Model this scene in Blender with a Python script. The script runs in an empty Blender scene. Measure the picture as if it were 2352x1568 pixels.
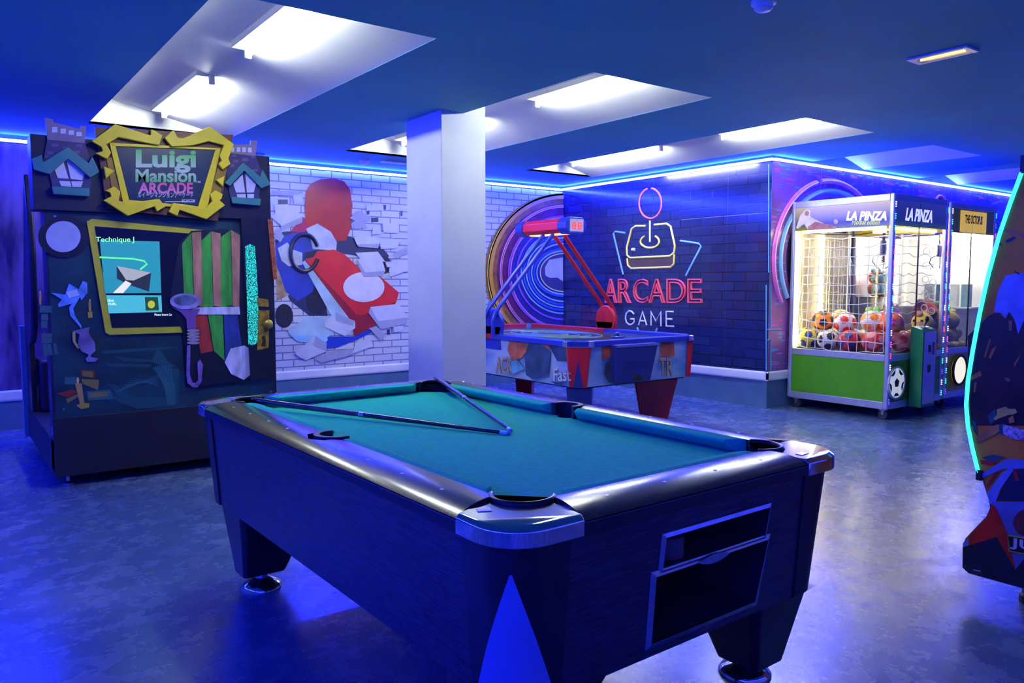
import bpy, bmesh, math, random
from mathutils import Vector
random.seed(7)
SC = bpy.context.scene
COL = SC.collection
PI = math.pi
R = math.radians

# ------------------------------------------------------------ camera, world, exposure
cam_d = bpy.data.cameras.new('camera')
cam_d.sensor_fit = 'HORIZONTAL'; cam_d.sensor_width = 36.0
cam_d.lens = 1790.0 / 2352.0 * 36.0
cam_d.clip_start = 0.05
cam = bpy.data.objects.new('camera', cam_d); COL.objects.link(cam)
cam.location = (0, 0, 1.3)
cam.rotation_euler = (R(90 - 4.4), 0, R(-36.5))
SC.camera = cam
SC.view_settings.view_transform = 'Standard'
SC.view_settings.look = 'None'
SC.view_settings.exposure = 0.5
SC.view_settings.gamma = 1.0
SC.view_settings.use_curve_mapping = False
w = bpy.data.worlds.new('world'); SC.world = w; w.use_nodes = True
w.node_tree.nodes['Background'].inputs['Color'].default_value = (0.02, 0.03, 0.12, 1)
w.node_tree.nodes['Background'].inputs['Strength'].default_value = 0.3

LED_STRENGTH = 310.0       # blue LED strips along the tops of the walls, added unseen ones too
TUBE_STRENGTH = 95.0       # fluorescent tubes in the ceiling recesses
CLAW_STRENGTH = 27.0       # warm tubes inside the claw machines

# ------------------------------------------------------------ helpers
OFF = {}
def root_off(o):
    while o.parent is not None: o = o.parent
    return OFF.get(o.name, (0, 0, 0))
def tag(o, label=None, cat=None, group=None, kind=None):
    if label: o['label'] = label
    if cat: o['category'] = cat
    if group: o['group'] = group
    if kind: o['kind'] = kind
    return o
def thing(name, label, cat, loc=(0, 0, 0), rz=0.0, group=None, world=True):
    """an Empty at the base of a thing; with world=True its parts are given in world coordinates"""
    o = bpy.data.objects.new(name, None); COL.objects.link(o)
    o.empty_display_size = 0.2
    o.location = loc; o.rotation_euler = (0, 0, rz)
    OFF[o.name] = tuple(loc) if world else (0, 0, 0)
    return tag(o, label, cat, group)

class MB:
    def __init__(s): s.v = []; s.f = []; s.m = []
    def add(s, vs, fs, m=0):
        n = len(s.v); s.v += [tuple(p) for p in vs]
        for f in fs: s.f.append([i + n for i in f]); s.m.append(m)
        return s
    def poly(s, pts, m=0): return s.add(pts, [list(range(len(pts)))], m)
    def box(s, x0, y0, z0, x1, y1, z1, m=0):
        v = [(x0,y0,z0),(x1,y0,z0),(x1,y1,z0),(x0,y1,z0),(x0,y0,z1),(x1,y0,z1),(x1,y1,z1),(x0,y1,z1)]
        return s.add(v, [(0,3,2,1),(4,5,6,7),(0,1,5,4),(1,2,6,5),(2,3,7,6),(3,0,4,7)], m)
    def loft(s, A, B, m=0, cap=True):
        n = len(A); fs = [(i, (i+1) % n, n + (i+1) % n, n + i) for i in range(n)]
        if cap: fs += [list(range(n-1, -1, -1)), list(range(n, 2*n))]
        return s.add(list(A) + list(B), fs, m)
    def lofts(s, rings, m=0, cap=True):
        n = len(rings[0]); vs = [p for r in rings for p in r]; fs = []
        for k in range(len(rings)-1):
            for i in range(n): fs.append((k*n+i, k*n+(i+1) % n, (k+1)*n+(i+1) % n, (k+1)*n+i))
        if cap: fs += [list(range(n-1, -1, -1)), list(range((len(rings)-1)*n, len(rings)*n))]
        return s.add(vs, fs, m)
    def prism(s, pts, ax, a, b, m=0):
        f = {'x': lambda p, t: (t, p[0], p[1]), 'y': lambda p, t: (p[0], t, p[1]), 'z': lambda p, t: (p[0], p[1], t)}[ax]
        return s.loft([f(p, a) for p in pts], [f(p, b) for p in pts], m)
    def tube(s, path, r, n=8, m=0, closed=False, r1=None):
        P = [Vector(p) for p in path]; N = len(P); rings = []
        prev = None
        for i, p in enumerate(P):
            if closed: t = (P[(i+1) % N] - P[i-1]).normalized()
            else: t = (P[min(i+1, N-1)] - P[max(i-1, 0)]).normalized()
            if prev is None:
                ref = Vector((0,0,1)) if abs(t.z) < .9 else Vector((1,0,0))
                a = t.cross(ref).normalized()
            else:
                a = (prev - t * prev.dot(t)).normalized()
            prev = a; b = t.cross(a)
            rr = r if r1 is None else r + (r1 - r) * i / max(1, N-1)
            rings.append([tuple(p + (a*math.cos(2*PI*k/n) + b*math.sin(2*PI*k/n)) * rr) for k in range(n)])
        if closed: return s.lofts(rings + [rings[0]], m, cap=False)
        return s.lofts(rings, m)
    def lathe(s, prof, c=(0,0,0), n=24, ax='z', m=0):
        rings = []
        for r, z in prof:
            ring = []
            for k in range(n):
                a = 2*PI*k/n; x, y = r*math.cos(a), r*math.sin(a)
                ring.append({'z': (c[0]+x, c[1]+y, c[2]+z), 'y': (c[0]+x, c[1]+z, c[2]+y), 'x': (c[0]+z, c[1]+x, c[2]+y)}[ax])
            rings.append(ring)
        return s.lofts(rings, m)
    def ball(s, c, r, n=14, sc=(1,1,1), m=0):
        rings = []
        for j in range(1, n):
            t = PI*j/n
            rings.append([(c[0]+sc[0]*r*math.sin(t)*math.cos(2*PI*k/(2*n)), c[1]+sc[1]*r*math.sin(t)*math.sin(2*PI*k/(2*n)), c[2]-sc[2]*r*math.cos(t)) for k in range(2*n)])
        return s.lofts(rings, m)
    def build(s, name, mats, parent=None, bevel=0.0, smooth=None, seg=2):
        ob_off = root_off(parent) if parent is not None else (0, 0, 0)
        me = bpy.data.meshes.new(name)
        me.from_pydata([(x-ob_off[0], y-ob_off[1], z-ob_off[2]) for x, y, z in s.v], [], s.f)
        if not isinstance(mats, (list, tuple)): mats = [mats]
        for mt in mats: me.materials.append(mt)
        me.polygons.foreach_set('material_index', s.m)
        bm = bmesh.new(); bm.from_mesh(me)
        bmesh.ops.recalc_face_normals(bm, faces=bm.faces)
        bm.to_mesh(me); bm.free()
        o = bpy.data.objects.new(name, me); COL.objects.link(o)
        if parent is not None: o.parent = parent
        if bevel:
            b = o.modifiers.new('bevel', 'BEVEL'); b.width = bevel; b.segments = seg; b.limit_method = 'ANGLE'; b.angle_limit = R(35)
        if smooth:
            me.shade_smooth(); me.set_sharp_from_angle(angle=R(smooth))
        return o
def structure(o): o['kind'] = 'structure'; return o

# ---- materials
def mat(name, col, rough=.5, metal=0.0, spec=.5, noise=0.0, scale=8.0, stretch=(1,1,1), bump=0.0, emit=None, es=0.0, coat=0.0, alpha=None, col2=None, detail=4.0):
    m = bpy.data.materials.new(name); m.use_nodes = True
    nt = m.node_tree; b = nt.nodes['Principled BSDF']
    b.inputs['Base Color'].default_value = (*col, 1); b.inputs['Roughness'].default_value = rough
    b.inputs['Metallic'].default_value = metal; b.inputs['Specular IOR Level'].default_value = spec
    b.inputs['Coat Weight'].default_value = coat
    if emit:
        b.inputs['Emission Color'].default_value = (*emit, 1); b.inputs['Emission Strength'].default_value = es
    if noise or bump or col2:
        tc = nt.nodes.new('ShaderNodeTexCoord'); mp = nt.nodes.new('ShaderNodeMapping'); mp.inputs['Scale'].default_value = stretch
        nz = nt.nodes.new('ShaderNodeTexNoise'); nz.inputs['Scale'].default_value = scale; nz.inputs['Detail'].default_value = detail
        nt.links.new(tc.outputs['Object'], mp.inputs['Vector']); nt.links.new(mp.outputs['Vector'], nz.inputs['Vector'])
        if noise or col2:
            rp = nt.nodes.new('ShaderNodeValToRGB')
            lo = tuple(c*(1-noise) for c in col) if col2 is None else col
            hi = tuple(min(1, c*(1+noise)) for c in col) if col2 is None else col2
            rp.color_ramp.elements[0].position = .35; rp.color_ramp.elements[1].position = .65
            rp.color_ramp.elements[0].color = (*lo, 1); rp.color_ramp.elements[1].color = (*hi, 1)
            nt.links.new(nz.outputs['Fac'], rp.inputs['Fac']); nt.links.new(rp.outputs['Color'], b.inputs['Base Color'])
        if bump:
            bp = nt.nodes.new('ShaderNodeBump'); bp.inputs['Strength'].default_value = bump; bp.inputs['Distance'].default_value = .01
            nt.links.new(nz.outputs['Fac'], bp.inputs['Height']); nt.links.new(bp.outputs['Normal'], b.inputs['Normal'])
    return m
def emis(name, col, s):
    m = bpy.data.materials.new(name); m.use_nodes = True; nt = m.node_tree
    nt.nodes.remove(nt.nodes['Principled BSDF']); e = nt.nodes.new('ShaderNodeEmission')
    e.inputs['Color'].default_value = (*col, 1); e.inputs['Strength'].default_value = s
    nt.links.new(e.outputs[0], nt.nodes['Material Output'].inputs['Surface']); return m
def clear(name, tint=(1,1,1), fac=.06):
    m = bpy.data.materials.new(name); m.use_nodes = True; nt = m.node_tree
    nt.nodes.remove(nt.nodes['Principled BSDF'])
    t = nt.nodes.new('ShaderNodeBsdfTransparent'); t.inputs['Color'].default_value = (*tint, 1)
    g = nt.nodes.new('ShaderNodeBsdfGlossy'); g.inputs['Roughness'].default_value = .03
    lw = nt.nodes.new('ShaderNodeLayerWeight'); lw.inputs['Blend'].default_value = .25
    mu = nt.nodes.new('ShaderNodeMath'); mu.operation = 'MULTIPLY_ADD'; mu.inputs[1].default_value = .10; mu.inputs[2].default_value = fac*.25
    mx = nt.nodes.new('ShaderNodeMixShader')
    nt.links.new(lw.outputs['Fresnel'], mu.inputs[0]); nt.links.new(mu.outputs[0], mx.inputs['Fac'])
    nt.links.new(t.outputs[0], mx.inputs[1]); nt.links.new(g.outputs[0], mx.inputs[2])
    nt.links.new(mx.outputs[0], nt.nodes['Material Output'].inputs['Surface']); return m
def brick(name, c1, c2, mortar, axes, bw, bh, msize, rough, bump=.3, spec=.5, coat=0.0):
    """brick printed on a wall; axes = the two object axes running along and up the wall"""
    m = bpy.data.materials.new(name); m.use_nodes = True; nt = m.node_tree; b = nt.nodes['Principled BSDF']
    b.inputs['Roughness'].default_value = rough; b.inputs['Specular IOR Level'].default_value = spec; b.inputs['Coat Weight'].default_value = coat
    tc = nt.nodes.new('ShaderNodeTexCoord'); sp = nt.nodes.new('ShaderNodeSeparateXYZ'); cb = nt.nodes.new('ShaderNodeCombineXYZ')
    nt.links.new(tc.outputs['Object'], sp.inputs[0]); nt.links.new(sp.outputs[axes[0]], cb.inputs[0]); nt.links.new(sp.outputs[axes[1]], cb.inputs[1])
    br = nt.nodes.new('ShaderNodeTexBrick'); br.inputs['Scale'].default_value = 1.0
    br.inputs['Brick Width'].default_value = bw; br.inputs['Row Height'].default_value = bh; br.inputs['Mortar Size'].default_value = msize
    br.inputs['Color1'].default_value = (*c1, 1); br.inputs['Color2'].default_value = (*c2, 1); br.inputs['Mortar'].default_value = (*mortar, 1)
    nt.links.new(cb.outputs[0], br.inputs['Vector']); nt.links.new(br.outputs['Color'], b.inputs['Base Color'])
    if bump:
        bp = nt.nodes.new('ShaderNodeBump'); bp.inputs['Strength'].default_value = bump; bp.inputs['Distance'].default_value = .004; bp.invert = True
        nt.links.new(br.outputs['Fac'], bp.inputs['Height']); nt.links.new(bp.outputs['Normal'], b.inputs['Normal'])
    return m

FONT_SHEAR = 0.0
def text_mesh(txt, size=1.0, extrude=0.002, shear=0.0, outline=0.0, bold=0.0, space=1.0):
    """text as mesh data in its own xy plane, returned as vertices, faces, bounds"""
    cu = bpy.data.curves.new('text', 'FONT'); cu.body = txt; cu.size = size; cu.shear = shear; cu.resolution_u = 4
    cu.space_character = space
    if outline: cu.fill_mode = 'NONE'; cu.bevel_depth = outline; cu.bevel_resolution = 1
    else: cu.extrude = extrude; cu.offset = bold
    ob = bpy.data.objects.new('text', cu); COL.objects.link(ob)
    bpy.context.view_layer.update()
    dg = bpy.context.evaluated_depsgraph_get()
    me = bpy.data.meshes.new_from_object(ob.evaluated_get(dg))
    vs = [tuple(v.co) for v in me.vertices]; fs = [list(p.vertices) for p in me.polygons]
    bpy.data.objects.remove(ob); bpy.data.meshes.remove(me); bpy.data.curves.remove(cu)
    return vs, fs
def text_fit(mb, txt, quad, nrm, m=0, **kw):
    """text stretched into a quad (top-left, top-right, bottom-right, bottom-left), standing off along nrm"""
    vs, fs = text_mesh(txt, **kw)
    if not vs: return
    x0 = min(v[0] for v in vs); x1 = max(v[0] for v in vs); y0 = min(v[1] for v in vs); y1 = max(v[1] for v in vs)
    tl, tr, brr, bl = [Vector(q) for q in quad]; nrm = Vector(nrm)
    out = []
    for x, y, z in vs:
        a = (x-x0)/max(1e-6, x1-x0); b = (y-y0)/max(1e-6, y1-y0)
        p = (bl*(1-a) + brr*a)*(1-b) + (tl*(1-a) + tr*a)*b
        out.append(tuple(p + nrm*z))
    mb.add(out, fs, m)

# ------------------------------------------------------------ materials in use
M = {}
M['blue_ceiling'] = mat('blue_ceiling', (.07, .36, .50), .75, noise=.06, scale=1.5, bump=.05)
M['white_paint'] = mat('white_paint', (.78, .79, .78), .6, noise=.03, scale=3)
M['pillar_paint'] = mat('pillar_paint', (.55, .58, .62), .55, noise=.04, scale=3)
M['skirting_white'] = mat('skirting_white', (.75, .75, .75), .4, noise=.03, scale=6)
M['dado_blue'] = mat('dado_blue', (.06, .13, .24), .5, noise=.1, scale=4)
M['black'] = mat('black', (.012, .012, .016), .35, noise=.2, scale=20)
M['black_matt'] = mat('black_matt', (.012, .012, .016), .8, noise=.2, scale=20)
M['chrome'] = mat('chrome', (.72, .73, .76), .1, metal=1, noise=.03, scale=30)
M['steel'] = mat('steel', (.55, .56, .6), .28, metal=1, noise=.08, scale=30)
M['alu'] = mat('alu', (.62, .63, .68), .35, metal=.7, noise=.05, scale=25)
M['rubber'] = mat('rubber', (.02, .02, .025), .6, noise=.2, scale=30)
M['tube_light'] = emis('tube_light', (.93, 1.0, .86), TUBE_STRENGTH)
M['led_blue'] = emis('led_blue', (.012, .024, 1.0), LED_STRENGTH)
M['lamp_white'] = emis('lamp_white', (1.0, .92, .70), CLAW_STRENGTH*1.5)
M['led_fill'] = emis('led_blue_fill', (.012, .024, 1.0), LED_STRENGTH*.13)
M['warm_tube'] = emis('warm_tube', (1.0, .82, .34), CLAW_STRENGTH)

# ------------------------------------------------------------ room
Z = 2.56; XI = 6.811; YB = 8.061; YR = 4.817
X0, X1, Y0 = -3.0, 13.5, -2.5
def floor_material():
    m = bpy.data.materials.new('polished_concrete'); m.use_nodes = True; nt = m.node_tree; b = nt.nodes['Principled BSDF']
    tc = nt.nodes.new('ShaderNodeTexCoord')
    def noise(sc, det, st=(1,1,1)):
        mp = nt.nodes.new('ShaderNodeMapping'); mp.inputs['Scale'].default_value = st
        n = nt.nodes.new('ShaderNodeTexNoise'); n.inputs['Scale'].default_value = sc; n.inputs['Detail'].default_value = det; n.inputs['Roughness'].default_value = .65
        nt.links.new(tc.outputs['Object'], mp.inputs['Vector']); nt.links.new(mp.outputs['Vector'], n.inputs['Vector']); return n
    n1 = noise(.8, 3); n2 = noise(7, 9)
    ad = nt.nodes.new('ShaderNodeMath'); ad.operation = 'MULTIPLY_ADD'; ad.inputs[1].default_value = .42
    nt.links.new(n2.outputs['Fac'], ad.inputs[0]); 
    ml = nt.nodes.new('ShaderNodeMath'); ml.operation = 'MULTIPLY'; ml.inputs[1].default_value = .72
    nt.links.new(n1.outputs['Fac'], ml.inputs[0]); nt.links.new(ml.outputs[0], ad.inputs[2])
    rp = nt.nodes.new('ShaderNodeValToRGB'); e = rp.color_ramp.elements
    e[0].position = .50; e[0].color = (.062, .108, .20, 1); e[1].position = .66; e[1].color = (.125, .18, .28, 1)
    x = e.new(.575); x.color = (.07, .12, .215, 1); x = e.new(.60); x.color = (.092, .145, .245, 1)
    nt.links.new(ad.outputs[0], rp.inputs['Fac']); nt.links.new(rp.outputs['Color'], b.inputs['Base Color'])
    r2 = nt.nodes.new('ShaderNodeMapRange'); r2.inputs['From Min'].default_value = .3; r2.inputs['From Max'].default_value = .7
    r2.inputs['To Min'].default_value = .20; r2.inputs['To Max'].default_value = .33
    nt.links.new(n2.outputs['Fac'], r2.inputs['Value']); nt.links.new(r2.outputs[0], b.inputs['Roughness'])
    n3 = noise(40, 3)
    bp = nt.nodes.new('ShaderNodeBump'); bp.inputs['Strength'].default_value = .08; bp.inputs['Distance'].default_value = .01
    nt.links.new(n2.outputs['Fac'], bp.inputs['Height']); nt.links.new(bp.outputs['Normal'], b.inputs['Normal'])
    b.inputs['Specular IOR Level'].default_value = .9
    return m
M['floor'] = floor_material()
structure(MB().box(X0, Y0, -.1, X1, YB+.1, 0).build('floor', M['floor']))

# ceiling: slabs round five sawtooth recesses
REC = [(1.05, 2.16), (3.26, 4.36), (5.47, 6.47), (7.5, 8.52), (9.75, 10.8)]
RY0, RY1 = 3.58, 7.12; RD = .255
mb = MB(); xs = [X0] + [v for r in REC for v in r] + [X1]
mb.box(X0, Y0, Z, X1, RY0, Z+.02); mb.box(X0, RY1, Z, X1, YB+.1, Z+.02)
for i in range(0, len(xs), 2): mb.box(xs[i], RY0, Z, xs[i+1], RY1, Z+.02)
structure(mb.build('ceiling', M['blue_ceiling']))
for a, b_ in REC:
    mb = MB()
    mb.poly([(a, RY0, Z+RD), (b_, RY0, Z+.001), (b_, RY1, Z+.001), (a, RY1, Z+RD)])
    mb.poly([(a, RY0, Z), (a, RY1, Z), (a, RY1, Z+RD), (a, RY0, Z+RD)])
    mb.poly([(a, RY0, Z), (b_, RY0, Z), (a, RY0, Z+RD)]); mb.poly([(a, RY1, Z), (b_, RY1, Z), (a, RY1, Z+RD)])
    structure(mb.build('ceiling_recess', M['white_paint']))
# walls
structure(MB().box(X0, YB, 0, XI+.1, YB+.1, Z+.4).build('wall_back', M['dado_blue']))
structure(MB().box(XI, YR, 0, XI+.1, YB, Z+.4).build('wall_inner', M['dado_blue']))
structure(MB().box(XI+.1, YR, 0, X1, YR+.1, Z+.4).build('wall_right', M['dado_blue']))
structure(MB().box(X1, Y0, 0, X1+.1, YR+.1, Z+.4).build('wall_end', M['white_paint']))
structure(MB().box(X0-.1, Y0, 0, X0, YB+.1, Z+.4).build('wall_left', M['dado_blue']))
structure(MB().box(X0, Y0-.1, 0, X1, Y0, Z+.4).build('wall_front', M['white_paint']))
# white dado rails
def rail_prof(): return [(0, .26), (.012, .255), (.02, .27), (.02, .335), (.012, .35), (0, .35)]
mb = MB(); mb.loft([(X0, YB-p[0], p[1]) for p in rail_prof()], [(XI, YB-p[0], p[1]) for p in rail_prof()])
structure(mb.build('baseboard_back', M['skirting_white']))
mb = MB(); mb.loft([(XI-p[0], YR-.02, p[1]+.03) for p in rail_prof()], [(XI-p[0], YB, p[1]) for p in rail_prof()])
structure(mb.build('baseboard_inner', M['skirting_white']))
mb = MB(); mb.loft([(XI-.02, YR-p[0], p[1]+.03) for p in rail_prof()], [(X1, YR-p[0], p[1]+.03) for p in rail_prof()])
structure(mb.build('baseboard_right', M['skirting_white']))
# pillar
mb = MB().box(3.06, 5.014, 0, 3.457, 5.545, Z+.2)
structure(mb.build('pillar', M['pillar_paint'], bevel=.006))

# LED strips; those on the left and front walls are added fill
def led(name_label, a, b_, inward, m='led_blue'):
    t = thing('led_strip', name_label, 'light strip', a)
    d = Vector(b_) - Vector(a); n = Vector(inward)
    def bar(o0, o1, z0, z1):
        p = []
        for zz in (z0, z1):
            for q in (Vector(a)+n*o0, Vector(b_)+n*o0, Vector(b_)+n*o1, Vector(a)+n*o1):
                p.append((q.x, q.y, q.z+zz))
        return MB().loft(p[:4], p[4:])
    bar(0, .012, -.014, .014).build('channel', M['alu'], t)
    q0, q1 = Vector(a)+n*.026, Vector(b_)+n*.026
    MB().tube([tuple(q0), tuple(q1)], .011, 10).build('diffuser', M[m], t, smooth=60)
    return t
led('long blue-white LED strip along the top of the white brick mural wall', (X0, YB-.006, 2.505), (XI-.02, YB-.006, 2.515), (0, -1, 0))
led('blue-white LED strip along the top of the dark arcade sign wall', (XI-.006, YB-.02, 2.52), (XI-.006, YR-.02, 2.52), (-1, 0, 0))
led('blue-white LED strip above the purple wall behind the claw machines', (XI, YR-.006, 2.52), (X1, YR-.006, 2.52), (0, -1, 0))

led('added blue LED strip, out of view, on the wall left of the haunted booth', (X0+.006, Y0, 2.505), (X0+.006, YB-.02, 2.505), (1, 0, 0))  # unseen strip, added to turn the left side of the floor bluer

led('added blue LED strip, out of view, on the wall behind the camera', (X0, Y0+.006, 2.505), (X1, Y0+.006, 2.505), (0, 1, 0), 'led_fill')  # unseen weak strip, added for blue fill from behind

# fluorescent tubes on the slopes of the recesses
def tube_fix(x, y0, y1, zs, label):
    t = thing('fluorescent_light', label, 'ceiling light', (x, y0, zs), group='fluorescent tubes in the ceiling recesses')
    MB().box(x-.10, y0+.02, zs+.008, x+.01, y1-.02, zs+.05).build('batten', M['white_paint'], t, bevel=.004)
    MB().tube([(x, y0+.03, zs-.015), (x, y1-.03, zs-.015)], .016, 10).build('tube', M['tube_light'], t, smooth=40)
    for yy in (y0, y1-.03):
        MB().box(x-.02, yy, zs-.04, x+.02, yy+.03, zs+.02).build('end_holder', M['skirting_white'], t, bevel=.005)
for k, (a, b_) in enumerate(REC[:3]):
    x = a+.53; zs = Z+RD*(1-.53/(b_-a))-.02
    nm = ['recess above the haunted booth', 'recess beside the white pillar', 'recess nearest the dark arcade sign wall'][k]
    tube_fix(x, 3.65 if k != 1 else 3.62, 4.82, zs, 'bright fluorescent tube at the near end of the ' + nm)
    tube_fix(x, 5.55, 6.95, zs, 'bright fluorescent tube at the far end of the ' + nm)

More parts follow.
